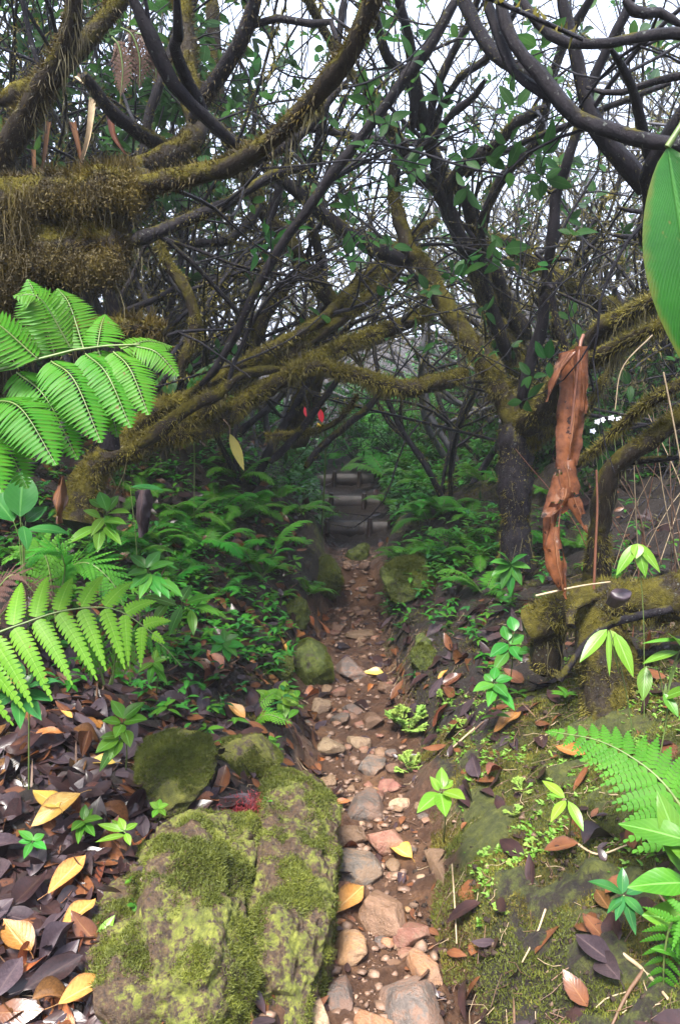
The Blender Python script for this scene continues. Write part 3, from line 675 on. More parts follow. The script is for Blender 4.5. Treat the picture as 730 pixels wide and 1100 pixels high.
hero_tree('crooked_tree', 'many-stemmed mossy tree fanning upward behind the forked trunk', 'tree', gb(540, 470, 5.0), [
    (T_, [(560, 470), (560, 420), (553, 375), (540, 345)], 5.0, 4.9, 13, 11, .6, .4, .1),
    (L_, [(556, 378), (537, 357), (522, 330), (513, 302), (501, 278), (489, 245), (474, 215), (466, 195), (449, 192), (432, 158), (415, 130), (395, 101), (371, 71), (340, 20), (325, -15)], 4.9, 3.6, 8, 5, .45, .3, .35),
    (L_, [(567, 362), (546, 332), (531, 293), (510, 254), (501, 215), (476, 187), (465, 167), (459, 148), (449, 103), (436, 32), (426, -12)], 4.9, 3.7, 9, 5, .3, .2, .35),
    (L_, [(535, 340), (523, 316), (516, 290), (497, 262), (478, 215), (491, 187), (508, 170), (530, 158), (553, 133), (585, 115)], 4.9, 3.6, 9, 6, .25, .2, .4),
    (L_, [(478, 222), (466, 196), (434, 178), (466, 148), (484, 123), (506, 106), (521, 86)], 4.3, 3.6, 5, 4, .05, 0, .4),
    (L_, [(470, 200), (463, 153), (461, 138), (466, 103), (484, 62), (503, 27), (515, -12)], 4.2, 3.7, 5, 4.5, .05, 0, .4),
    (L_, [(465, 160), (469, 123), (479, 106), (491, 86), (506, 74), (526, 59), (548, 20), (560, -12)], 4.1, 3.6, 4, 4, .05, 0, .4),
    (L_, [(443, 140), (444, 98), (442, 54), (437, 32), (424, -12)], 4.0, 3.6, 5, 5, .05, 0, .4),
    (L_, [(450, 140), (437, 81), (415, 60), (395, -10)], 4.3, 3.8, 5, 5, .05, 0, .4),
    (L_, [(500, 190), (523, 170), (553, 158), (580, 145), (625, 128), (660, 112), (720, 90)], 4.2, 3.4, 3.6, 3.6, .05, 0, .4),
    (L_, [(525, 256), (545, 262), (570, 281), (600, 299), (640, 322), (690, 345)], 5.0, 5.2, 8, 8, .7, .3, .4),
    (L_, [(545, 385), (520, 300), (518, 240), (540, 190), (575, 150), (600, 60), (640, -12)], 4.8, 3.6, 7, 5, .2, .1, .4),
])
hero_tree('overhanging_tree', 'smooth dark limbs of a tree reaching in above the huge green leaf', 'tree', gb(860, 560, 2.3), [
    (T_, [(880, 700), (860, 500), (845, 330), (800, 200), (775, 162)], 2.3, 2.0, 26, 14, .1, 0, 0),
    (L_, [(790, 166), (730, 156), (683, 149), (653, 140), (623, 128), (600, 107), (581, 82), (560, 58), (545, 30), (534, -14)], 2.0, 2.15, 10, 6.5, .02, 0, .3),
    (L_, [(606, 113), (585, 101), (567, 91), (553, 79), (543, 57), (533, 30), (518, -14)], 2.1, 2.2, 7, 6, .02, 0, .3),
    (L_, [(600, 109), (575, 85), (538, 66), (523, 47), (506, 17), (490, -14)], 2.3, 2.5, 7, 9, .12, 0, .3),
    (L_, [(835, 60), (740, 38), (690, 41), (658, 47), (628, 48), (600, 44), (583, 30), (566, 10), (556, -14)], 2.0, 2.1, 7, 5, .02, 0, .5),
    (L_, [(655, 52), (672, 79), (683, 112), (690, 144), (694, 174)], 2.1, 2.4, 4.5, 6, .02, 0, .3),
    (L_, [(690, 206), (681, 186), (665, 168), (648, 147), (630, 110), (618, 60), (600, -14)], 2.6, 2.5, 11, 6, .06, 0, .4),
    (L_, [(800, 40), (733, 122), (709, 156), (693, 190), (697, 213), (695, 235), (688, 252), (694, 272)], 2.2, 2.6, 11, 4, .05, 0, .3),
    (L_, [(696, 227), (682, 226), (663, 221)], 2.6, 2.55, 3, 2.6, 0, 0, 0),
    (L_, [(689, 252), (675, 254), (655, 251)], 2.6, 2.55, 3.4, 3, 0, 0, 0),
    (L_, [(800, 70), (730, 82), (704, 88), (681, 95), (658, 100), (630, 95)], 2.2, 2.4, 5, 3, .02, 0, .6),
    (L_, [(670, 0), (688, 16), (705, 12), (735, 30)], 2.2, 2.2, 6, 5, .02, 0, .6),
], twigs=1.0)
hero_tree('arching_tree', 'arching mossy stem rising from the shelf behind the hanging leaf', 'tree', gb(642, 640, 3.0), [
    (T_, [(640, 645), (641, 600), (645, 560), (650, 525), (661, 500), (681, 484), (704, 468), (730, 448), (790, 420)], 3.0, 2.7, 13, 8, .75, .5, .1),
    (L_, [(600, 515), (616, 499), (637, 485), (658, 466), (681, 445), (704, 427), (750, 400)], 3.2, 2.6, 4, 6.5, .6, .3, .2),
    (L_, [(623, 452), (637, 427), (653, 399), (672, 372)], 3.2, 3.2, 5, 4, .5, .4, .2),
    (L_, [(650, 500), (690, 494), (735, 492)], 3.0, 2.8, 4, 4, .1, 0, .2),
])
hero_tree('slanting_tree', 'grey slanting trunk crossing behind the long mossy stems', 'tree', gb(316, 480, 5.2), [
    (T_, [(316, 475), (338, 400), (356, 334), (346, 312), (325, 285), (307, 258), (288, 234), (272, 205), (250, 160), (235, 100), (228, -12)], 5.2, 4.6, 11, 7, .4, .3, .3),
    (L_, [(330, 292), (313, 300), (290, 330), (275, 365), (262, 420)], 5.0, 5.1, 7, 8, .5, .4, .4),
    (L_, [(349, 315), (340, 260), (330, 220), (341, 153), (349, 120), (372, -12)], 5.0, 4.4, 5, 4, .1, 0, .5),
    (L_, [(290, 236), (321, 146), (357, 142), (390, 149), (425, 151), (480, 160)], 4.7, 4.4, 5, 4, .08, 0, .5),
    (L_, [(280, 218), (267, 240), (240, 260), (190, 262), (150, 275)], 4.7, 4.3, 5, 4, .3, .2, .5),
])
hero_tree('slender_tree', 'slender dark stem tangled behind the shaggy old trunk', 'tree', gb(110, 470, 3.2), [
    (T_, [(118, 480), (122, 420), (128, 350), (110, 300), (105, 270)], 3.2, 3.0, 7, 7, .3, .3, .3),
    (L_, [(105, 272), (145, 258), (184, 243), (240, 220), (290, 190), (330, 178)], 3.0, 3.2, 8, 5, .35, .3, .5),
    (L_, [(125, 330), (140, 300), (165, 255), (200, 277), (240, 318), (262, 345)], 3.1, 3.3, 3, 2.4, .05, 0, .4),
    (L_, [(128, 270), (150, 200), (160, 130), (190, 40), (215, -12)], 3.0, 3.2, 6, 5, .2, .1, .5),
    (L_, [(160, 250), (210, 268), (260, 286), (330, 300), (365, 308)], 3.3, 3.4, 2.4, 1.6, .05, 0, .4),
    (L_, [(195, 395), (210, 350), (200, 310), (178, 280), (170, 250)], 3.6, 3.6, 7, 5, .5, .4, .4),
])

# ---- the tangle behind: crooked many-stemmed trees in the mist
def make_wild(i):
    t = thing('crooked_tree', '', 'tree', (0, 0, 0))
    out, tips = [], []
    stems = R.choice((2, 3, 3, 4))
    for s in range(stems):
        a = R.random()*6.28; d = nrm((math.cos(a)*R.uniform(.25, .75), math.sin(a)*R.uniform(.25, .75), 1))
        grow(out, tips, (.05*math.cos(a), .05*math.sin(a), -.15), d, R.uniform(1.0, 1.7), R.uniform(.030, .052), 5, .05, .66, .0042, .14, (20, 58), (2, 3), 1.1)
    tk, br, mm, hm, cm = MB(), MB(), MB(), MB(), MB()
    for (p, r, lv) in out:
        p = smooth(p, len(p)+2); r = np.interp(np.linspace(0, 1, len(p)), np.linspace(0, 1, len(r)), r)
        tube(tk if lv == 5 else br, p, r*(1+.15*fbm(p[:, 0]*9, p[:, 2]*9, p[:, 1]*9, 2)), 8 if lv == 5 else (5 if lv > 2 else 4), cap=False)
        if p[:, 2].mean() < 2.4: moss_on(mm, p, r, 300, (.012, .036), .0034); 
        if p[:, 2].mean() < 2.2 and lv > 0: hang_on(hm, p, r, 40, (.05, .22), .0022)
    tips += [(p[len(p)//2], nrm(p[-1]-p[0])) for (p, r, lv) in out if lv <= 2 and p[:, 2].mean() > 1.8]; crown(cm, tips, (.05, .10), (3, 6), .8)
    merge(br, cm, 1); merge(mm, hm, 1); tk.build('trunk', MT['bark_haze'], t); br.build('crown', [MT['bark_haze'], MT['canopy_haze']], t); mm.build('moss', [MT['moss_old'], MT['moss_hang']], t)
    return t
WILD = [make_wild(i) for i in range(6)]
spots = []
tries = 0
while len(spots) < 20 and tries < 4000:
    tries += 1
    y = 5.6+7.5*R.random()**1.3; x = R.uniform(-1, 1)*(.58*y+.9)
    if abs(x-float(path_x(y))) < (.75 if y < 8 else .5): continue
    if y < 5.6 and abs(x) < 1.0: continue
    if any(math.hypot(x-a, y-b) < .7 for a, b in spots): continue
    spots.append((x, y))
shade_trees = [(-3.0, 3.6), (-3.6, 4.4), (-2.3, 5.0), (2.9, 4.6), (-1.85, 5.8), (1.7, 6.2)]; spots += shade_trees  # tall trees added so that their crowns shade the path
for k, (x, y) in enumerate(spots):
    v = k % 6; t = copy_tree(WILD[v]) 
    s = R.uniform(.8, 1.15); t.location = (x, y, hz(x, y)); t.rotation_euler = (0, 0, R.random()*6.28); t.scale = (s, s, s*(1.2 if (x, y) in shade_trees else 1))
    side = 'left' if x < float(path_x(y)) else 'right'
    if y > 8.5: t['label'] = f'crooked many-stemmed tree far off in the mist {side} of the path'; t['group'] = f'misty far trees {side} of the path'
    else: t['label'] = f'crooked many-stemmed tree in the tangle {side} of the wooden steps'; t['group'] = f'tangled trees {side} of the steps'
for o in WILD: kill(o)
# thickets of thin arching stems, and leafy shrubs that close the view low down
def make_thicket(i, leafy):
    t = thing('shrub' if leafy else 'twiggy_shrub', '', 'shrub'); out, tips = [], []
    for s in range(9 if leafy else 7):
        a = R.random()*6.28; sp_ = R.uniform(.3, 1.1); d = nrm((math.cos(a)*sp_, math.sin(a)*sp_, 1))
        if leafy: grow(out, tips, (.06*math.cos(a), .06*math.sin(a), -.05), d, R.uniform(.30, .55), .009, 3, .06, .6, .002, .1, (25, 60), (2, 4))
        else: grow(out, tips, (.08*math.cos(a), .08*math.sin(a), -.05), d, R.uniform(.7, 1.2), R.uniform(.009, .017), 4, -.01, .75, .0028, .12, (25, 65), (2, 3))
    br, cm, mm = MB(), MB(), MB()
    for (p, r, lv) in out:
        tube(br, p, r, 4, cap=False)
        if not leafy and p[:, 2].mean() < 2: moss_on(mm, p, r, 260, (.012, .04), .003); hang_on(mm, p, r, 10, (.05, .25), .002)
    if leafy: tips += [(p[len(p)//2], nrm(p[-1]-p[0])) for (p, r, lv) in out if lv < 2]; crown(cm, tips, (.03, .06), (4, 6), 1)
    else: crown(cm, tips, (.06, .10), (2, 4), .35)
    merge(br, cm, 1); br.build('foliage', [MT['bark_thin'], MT['herb_dark' if leafy and i % 2 else 'canopy']], t); mm.build('moss', MT['moss_hang'], t); return t
SHR = [make_thicket(i, True) for i in range(4)]; THK = [make_thicket(i, False) for i in range(4)]
def place_bush(L, x, y, s, label, group):
    t = copy_tree(R.choice(L)); t.location = (x, y, hz(x, y)); t.scale = (s, s, s*R.uniform(.85, 1.2)); t.rotation_euler = (R.uniform(-.15, .15), R.uniform(-.15, .15), R.random()*6.28); t['label'] = label; t['group'] = group
for _ in range(16):
    sg = R.choice((-1, 1)); y = R.uniform(4.9 if sg < 0 else 4.5, 8.5); x = sg*(.75+R.random()**1.2*(.45*y))+float(path_x(y)); sd = 'left' if x < float(path_x(y)) else 'right'
    place_bush(THK, x, y, R.uniform(.8, 1.25), f'thicket of thin arching mossy stems {sd} of the path', f'twiggy thickets {sd} of the path')
for _ in range(20): 
    y = R.uniform(5.4, 7.6); x = -(1.3+R.random()*2.6); place_bush(SHR, x, y, R.uniform(.8, 1.2), 'dark leafy shrub in the gloom behind the leaning tree', 'shrubs behind the leaning tree')
for _ in range(24):
    y = R.uniform(4.5, 6.5); x = 1.3+R.random()*2.2; place_bush(SHR, x, y, R.uniform(.6, 1.0), 'dark leafy shrub in the tangle behind the forked tree', 'shrubs behind the forked tree')
for _ in range(34):
    y = R.uniform(6.9, 9.5); x = R.uniform(-1, 1)*(.5*y+.5)+float(path_x(y)); 
    place_bush(SHR, x, y, R.uniform(.6, 1.0), 'leafy shrub crowding the slope above the board steps', 'shrubs above the steps')
def make_lattice(i):
    t = thing('crooked_tree', '', 'tree'); out, tips = [], []
    for k in range(R.choice((4, 5, 6))):
        a = R.random()*6.28; sp_ = R.uniform(.15, .8); d = nrm((math.cos(a)*sp_, math.sin(a)*sp_, 1))
        grow(out, tips, (.07*math.cos(a), .07*math.sin(a), -.1), d, R.uniform(1.2, 2.0), R.uniform(.016, .032), 4, .03, .6, .0042, .13, (18, 55), (2, 4), 1.15)
    tk, br, mm, hm, cm = MB(), MB(), MB(), MB(), MB()
    for (p, r, lv) in out:
        p = smooth(p, len(p)+2); r = np.interp(np.linspace(0, 1, len(p)), np.linspace(0, 1, len(r)), r)
        tube(tk if lv == 4 else br, p, r*(1+.2*fbm(p[:, 0]*11, p[:, 2]*11, p[:, 1]*11, 2)), 7 if lv == 4 else 5, cap=False)
        if p[:, 2].mean() < 2.2: moss_on(mm, p, r, 420, (.010, .03), .0028)
        if p[:, 2].mean() < 2.2 and r.mean() > .006: hang_on(hm, p, r, 30, (.04, .2), .002)
    crown(cm, tips, (.05, .10), (3, 5), .65)
    merge(br, cm, 1); merge(mm, hm, 1); bk = 'bark_haze' if i > 4 else 'bark_thin'; tk.build('trunk', MT[bk], t); br.build('crown', [MT[bk], MT['canopy_haze' if i > 4 else 'canopy']], t); mm.build('moss', [MT['moss_old'], MT['moss_hang']], t)
    return t
LAT = [make_lattice(i) for i in range(8)]; LAT, PALE = LAT[:5], LAT[5:]  # the pale set carries painted mist in its bark and leaf colours
pts_ = [(-1.85, 3.6), (-2.2, 4.1), (-2.7, 3.5)]; tries = 0
for x, y in pts_: place_bush(LAT, x, y, 1.1, 'dark thin-stemmed tree in the lattice of branches left of the path', 'thin-stemmed trees left of the path')
while len(pts_) < 44 and tries < 3000:
    tries += 1; y = R.uniform(4.0, 7.4); sg = R.choice((-1, 1)); x = sg*(.62+R.random()**1.1*(.5*y+.3))+float(path_x(y))
    if y < 4.9 and abs(x) < 1.2 or (x > 0 and y < 4.9 and x < 2.2): continue
    if any(math.hypot(x-a, y-b) < .55 for a, b in pts_): continue
    pts_.append((x, y)); sd = 'left' if sg < 0 else 'right'
    if y > 6.2: place_bush(PALE, x, y, R.uniform(.85, 1.15), f'thin-stemmed tree painted pale like mist beyond the dark lattice {sd} of the path', f'pale thin trees {sd} of the path'); continue
    place_bush(LAT, x, y, R.uniform(.85, 1.15), f'dark thin-stemmed tree in the lattice of branches {sd} of the path', f'thin-stemmed trees {sd} of the path')
for o in LAT+PALE: kill(o)
# a dense dark crowned tree, several of it, closing the upper left
t0 = thing('dense_tree', '', 'tree'); out, tips = [], []
for k in range(5):
    a = R.random()*6.28; grow(out, tips, (.05*math.cos(a), .05*math.sin(a), -.1), nrm((math.cos(a)*.4, math.sin(a)*.4, 1)), R.uniform(1.2, 1.7), .03, 5, .03, .6, .003, .13, (20, 60), (2, 3), 1.2)
tk, br, cm = MB(), MB(), MB()
for (p, r, lv) in out: tube(tk if lv == 5 else br, p, r, 6 if lv == 5 else 4, cap=False)
tips += [(p[j], nrm(p[-1]-p[0])) for (p, r, lv) in out if lv <= 3 and p[:, 2].mean() > 1.2 for j in (len(p)//3, 2*len(p)//3)]
crown(cm, tips, (.05, .10), (5, 8), 1); merge(br, cm, 1); tk.build('trunk', MT['bark_thin'], t0); br.build('crown', [MT['bark_thin'], MT['canopy']], t0)
for (x, y, s) in [(-1.95, 3.7, .9), (-1.7, 4.7, 1.05), (-2.4, 4.3, 1), (-1.6, 5.0, 1), (-2.6, 3.4, 1), (-2.1, 5.2, 1.1)]: place_bush([t0], x, y, s, 'densely leaved dark tree closing in behind the shaggy old trunk', 'dense trees behind the old trunk')
kill(t0)
for o in SHR+THK: kill(o)
# ---------------------------------------------------------------- ferns
def pinna(mb, b, d, n, L, Wd, k, slant=.35, droop=.12, gap=.12, m=0):
    d = nrm(d); side = nrm(np.cross(n, d)); n = np.cross(d, side)
    ax = lambda s: b+d*L*s-np.array([0, 0, 1.])*droop*L*s*s
    V, F, U = [], [], []
    for i in range(k):
        s0 = .03+.97*i/k; s1 = .03+.97*(i+1-gap)/k; sm = .5*(s0+s1)
        w = Wd*.5*min(1, .55+sm*3)*(1-sm**1.7)**.9+Wd*.015
        lift = n*w*.18
        for sg in (-1, 1):
            o = side*sg*w+d*slant*w-lift
            h = side*sg*w*.55+d*slant*.45*w+lift*.4
            a0, a1 = ax(s0), ax(s1); g = (a1-a0)
            q = len(V)
            V += [a0, a1, a0+h, a1+h, a0+o+g*.30, a1+o-g*.22]
            f = [(q, q+1, q+3, q+2), (q+2, q+3, q+5, q+4)]
            if sg > 0: f = [x[::-1] for x in f]
            F += f; U += [(0, 0), (.1, 0.03), (.4, .5), (.4, .5), (.8, .9), (.8, .9)]
    mb.add(V, F, U, m)
def frond(mb, rach, up, pairs, Lm, Wd, k, prof=lambda t: math.sin(math.pi*min(1, t*.86+.14))**.8, t0=.14, ang=(65, 35), slant=.35, gap=.12, droop=.12, r0=.004, stem_m=1):
    rach = smooth(rach, 26); T = np.gradient(rach, axis=0)
    tube(mb, rach, np.linspace(r0, r0*.25, 26), 5, m=stem_m)
    for i in range(pairs):
        t = t0+(1-t0)*(i/pairs); x = t*25; j = min(int(x), 24); q = rach[j]*(1-(x-j))+rach[j+1]*(x-j)
        tt = nrm(T[j]); side = nrm(np.cross(up, tt)); nn = nrm(np.cross(tt, side)); a = math.radians(ang[0]+(ang[1]-ang[0])*t)
        for sg in (-1, 1):
            d = nrm(tt*math.cos(a)+side*sg*math.sin(a)-nn*.10+rv()*.05); L = Lm*prof(t)*R.uniform(.92, 1.06)
            if L < Lm*.03: continue
            pinna(mb, q, d, nn if sg > 0 else nn, L, Wd*(.35+.65*prof(t)), max(4, int(k*(.35+.65*prof(t)))), slant, droop, gap)
    pinna(mb, rach[-2], T[-1], nrm(np.cross(T[-1], np.cross(up, T[-1]))), Lm*.14+.01, Wd*.5, 5, slant, .1, gap)
FM = lambda a: [MT[a], MT['stem']]

# one tree-fern frond spreading from the left edge: rachis and pinnae laid out as they hang
def pinna_frond(name, parent, pts, Y, mat, L_unit, pw, k, slant, gap):
    pass
t = thing('tree_fern', 'big bright green tree fern arching over from beside the shaggy old trunk', 'fern', gb(-150, 560, 1.75))
tfY = 1.85
def big_pinna(b, e, sag, Yb, Ye, wpx, k):
    p0 = P(*b, Yb); p2 = P(*e, Ye); mid = (p0+p2)/2+np.array([0, 0, sag])
    ax = smooth([p0, mid, p2], 22); T = np.gradient(ax, axis=0); up = nrm(np.array([.15, -.55, .8]))
    mb = MB(); tube(mb, ax, np.linspace(.0022, .0008, 22), 4, m=1); Wd = wpx*depth_at(Yb, b[1])/FPX
    L = np.linalg.norm(p2-p0)
    for i in range(k):
        t_ = (i+.4)/k; x = t_*21; j = min(int(x), 20); q = ax[j]*(1-(x-j))+ax[j+1]*(x-j); tt = nrm(T[j]); side = nrm(np.cross(up, tt)); nn = nrm(np.cross(tt, side))
        w = Wd*.5*min(1, .6+t_*2)*(1-t_**2.4)**.85
        for sg in (-1, 1):
            d = nrm(side*sg+tt*.28-nn*.12+rv()*.04)
            V, F, U = leaf_geo(max(w, .003), L/k*1.12, .22, .22, 6, .55); V = V.copy()
            # saw-toothed edge
            V[:, 1] *= 1+.12*np.sin(np.arange(len(V))*2.2)
            put(mb, (V, F, U), q, d, nn)
    return mb
PB = [((75, 372), (14, 318), .05, 1.85, 1.8, 84, 24), ((40, 385), (-60, 330), .03, 1.8, 1.75, 84, 24), ((105, 372), (113, 338), .01, 1.85, 1.95, 60, 16), ((130, 375), (185, 372), .015, 1.85, 1.95, 52, 18),
      ((145, 372), (192, 404), .02, 1.87, 1.85, 50, 18), ((122, 378), (160, 446), .03, 1.85, 1.75, 66, 23), ((92, 380), (141, 460), .035, 1.84, 1.72, 74, 25),
      ((55, 388), (109, 476), .045, 1.82, 1.68, 82, 28), ((-10, 430), (61, 500), .05, 1.78, 1.62, 92, 27), ((-45, 460), (2, 530), .05, 1.75, 1.6, 88, 24), ((0, 405), (-70, 395), .02, 1.78, 1.7, 80, 24), ((20, 396), (-34, 338), .03, 1.82, 1.85, 80, 26), ((90, 374), (62, 310), .03, 1.86, 1.95, 66, 24), ((106, 376), (126, 470), .03, 1.86, 1.8, 66, 26), ((18, 400), (84, 494), .04, 1.84, 1.75, 84, 30), ((60, 384), (30, 300), .03, 1.86, 1.95, 74, 26), ((-30, 440), (30, 525), .04, 1.8, 1.7, 84, 28)]
mb = MB(); rp = smooth([gb(-150, 560, 1.75), P(-140, 470, 1.75), P(-60, 415, 1.78), P(20, 392, 1.8), P(90, 374, 1.84), P(150, 370, 1.87)], 24); tube(mb, rp, np.linspace(.011, .002, 24), 7); mb.build('stalk', MT['stem'], t)
for a in PB: big_pinna(*a).build('pinna', FM('fern_bright'), t)

# hero fronds: broad toothed fronds
def hero_fern(name, label, base, fronds, mat, Lpx, Wpx, pairs, k, up=(0, -.35, 1), **kw):
    t = thing(name, label, 'fern', base)
    for (pts, Y0, Y1) in fronds:
        m = len(pts); q = [P(x, y, Y0+(Y1-Y0)*i/(m-1)) for i, (x, y) in enumerate(pts)]; sc = depth_at(.5*(Y0+Y1), pts[m//2][1])/FPX
        mb = MB(); frond(mb, q, nrm(up), pairs, Lpx*sc, Wpx*sc, k, **kw); mb.build('frond', FM(mat), t)
    return t
hero_fern('fern', 'lime green fern with broad saw-edged pinnae over the left litter bank', gb(-60, 760, 1.75),
    [([(-70, 740), (-20, 690), (30, 668), (75, 655), (125, 655), (172, 686)], 1.75, 1.9)], 'fern_lime', 92, 25, 11, 17, up=(.05, -.75, .7), t0=.02, prof=lambda t: (1-max(0, t-.25)**1.6)*(.9), ang=(84, 58), gap=.04, slant=.3, droop=.25)
hero_fern('fern', 'dark red-brown dying fern behind the lime green fern', gb(-20, 690, 2.0), [([(-30, 680), (0, 630), (18, 618), (40, 640)], 2.0, 2.0), ([(-20, 690), (20, 640), (48, 630), (60, 655)], 2.05, 2.05)], 'fern_dead', 34, 9, 12, 9)
hero_fern('fern', 'mid green fern arching right from behind the lime green fern', gb(60, 680, 2.3), [([(60, 665), (72, 615), (95, 605), (120, 625), (132, 648)], 2.3, 2.2), ([(60, 665), (70, 610), (55, 590), (20, 605)], 2.3, 2.2), ([(60, 665), (50, 600), (30, 590), (5, 600)], 2.3, 2.35)], 'fern_mid', 42, 11, 15, 10)
hero_fern('fern', 'blue-green fern with drooping tips under the lime green fern', gb(115, 745, 2.0), [([(112, 735), (100, 690), (96, 692), (98, 728)], 2.02, 1.98), ([(120, 735), (128, 690), (138, 696), (140, 730)], 2.05, 2.0), ([(118, 735), (140, 680), (170, 690), (195, 715)], 2.1, 2.1)], 'fern_cool', 24, 8, 12, 8)
hero_fern('fern', 'pale green fern spreading over the mossy edge below the huge green leaf', gb(745, 905, 1.6), [([(752, 900), (715, 845), (680, 815), (640, 795), (592, 786)], 1.6, 1.85)], 'fern_cool', 74, 23, 15, 12, up=(.0, -.6, .75), t0=.02, prof=lambda t: (1-t)**.75, ang=(72, 52), gap=.10)
hero_fern('fern', 'grey-green fern hanging in the bottom right corner', gb(770, 1060, 1.35), [([(775, 1040), (750, 985), (722, 990), (712, 1040), (716, 1100)], 1.35, 1.4)], 'fern_cool', 44, 11, 17, 12, up=(-.3, -.7, .6), t0=.05, prof=lambda t: 1-.6*t, gap=.10)
hero_fern('fern', 'small yellow-green fern beside the path below the dark mossy hump', gb(268, 792, 2.9), [([(268, 788), (285, 768), (312, 776)], 2.85, 2.8), ([(268, 788), (258, 765), (236, 756)], 2.9, 2.85), ([(268, 788), (280, 756), (296, 742)], 2.9, 3.0), ([(266, 790), (250, 780), (228, 782)], 2.85, 2.8)], 'fern_lime', 15, 5, 12, 6, gap=.2)
hero_fern('fern', 'narrow yellow frond standing against the mossy rock hollow', gb(258, 835, 2.7), [([(246, 835), (247, 815), (250, 796)], 2.65, 2.7)], 'yellowish', 9, 4, 10, 5)

hero_fern('fern', 'withered red-brown fronds dangling in the dark above the shaggy limb', gb(150, 60, 2.7), [([(120, 40), (128, 50), (132, 75), (130, 100)], 2.7, 2.7), ([(130, 30), (142, 38), (150, 62), (150, 92)], 2.7, 2.72), ([(140, 35), (158, 40), (166, 60), (168, 85)], 2.72, 2.75)], 'fern_dead', 16, 6, 12, 5, up=(0, -.8, .5))
# ordinary ferns, a few shapes copied about
def make_fern(nf, L, mat, pl, pw, pairs, k, drop=.7):
    t = thing('fern', '', 'fern')
    for f in range(nf):
        a = 6.283*f/nf+R.uniform(-.4, .4); s = np.linspace(0, 1, 7); l = L*R.uniform(.75, 1.1); el = R.uniform(.7, 1.15)
        x = l*(s*.85); z = l*(el*s-drop*s**2.2)
        q = np.stack([x*math.cos(a), x*math.sin(a), z], 1)
        mb = MB(); frond(mb, q, (0, 0, 1), pairs, l*pl, l*pw, k, gap=.10, droop=.2); mb.build('frond', FM(mat), t)
    return t
FERNS = [make_fern(5, .5, 'fern_mid', .26, .075, 16, 9), make_fern(6, .5, 'fern_cool', .23, .06, 17, 9), make_fern(4, .5, 'fern_mid', .30, .08, 14, 10), make_fern(5, .5, 'fern_bright', .22, .06, 17, 8)]
def place_fern(v, px, py, rpx, label, group=None, rz=None, tilt=(0, 0), lift=0.):
    p, d = Gt(px, py); t = copy_tree(FERNS[v]); s = rpx*d/FPX/.33
    t.location = p+np.array([0, 0, lift-.01]); t.scale = (s, s, s); t.rotation_euler = (tilt[0], tilt[1], R.random()*6.28 if rz is None else rz)
    t['label'] = label
    if group: t['group'] = group
    return t
for (v, px, py, r, lab) in [
    (3, 320, 560, 42, 'bright fern spilling toward the board steps from the left bank'), (1, 255, 520, 40, 'dark fern under the lowest mossy stem of the leaning tree'),
    (0, 225, 590, 44, 'green fern halfway up the bank left of the earth step'), (1, 172, 590, 36, 'small blue-green fern under the hanging dead sheath'),
    (1, 452, 520, 46, 'tall arching fern on the slope right of the board steps'), (0, 520, 640, 42, 'fern spreading at the foot of the forked mossy tree'),
    (1, 440, 605, 34, 'fern crowning the mossy bank right of the earth step'), (2, 405, 500, 34, 'dim fern at the very top of the path'),
    (0, 290, 590, 36, 'fern leaning out over the mossy wall of the gully'), (3, 318, 692, 20, 'tiny bright frond on the green mossy hump by the path'),
    (0, 215, 735, 18, 'little pale fern on the litter above the mossy boulder'), (2, 500, 590, 38, 'fern between the forked tree and the green slope')]:
    place_fern(v, px, py, r, lab)
for (px, py) in [(200, 560), (260, 560), (300, 540), (335, 545), (270, 610), (140, 600), (235, 640), (205, 660), (25, 600), (345, 560), (180, 630), (245, 500), (120, 590)]:
    place_fern(R.choice((0, 1, 1, 2)), px, py, R.uniform(24, 40), 'small fern among herbs on the dark bank left of the path', 'ferns on the left bank')
for (px, py) in [(420, 545), (475, 560), (485, 495), (430, 475), (520, 520), (470, 600), (590, 590), (410, 470), (380, 470), (500, 455), (540, 500), (590, 540), (620, 590), (360, 495), (455, 455), (525, 470)]:
    place_fern(R.choice((0, 1, 1, 2)), px, py, R.uniform(24, 38), 'dim fern on the green slope right of the board steps', 'ferns on the right slope')
for (x0, x1, y0, y1, n, lab, grp) in [(150, 345, 505, 660, 26, 'small fern among herbs on the dark bank left of the path', 'ferns on the left bank'), (405, 560, 455, 610, 22, 'dim fern on the green slope right of the board steps', 'ferns on the right slope')]:
    for _ in range(n): place_fern(R.choice((0, 1, 2, 3)), R.uniform(x0, x1), R.uniform(y0, y1), R.uniform(22, 36), lab, grp, None, (R.uniform(-.25, .25), R.uniform(-.25, .25)))
for o in FERNS: kill(o)

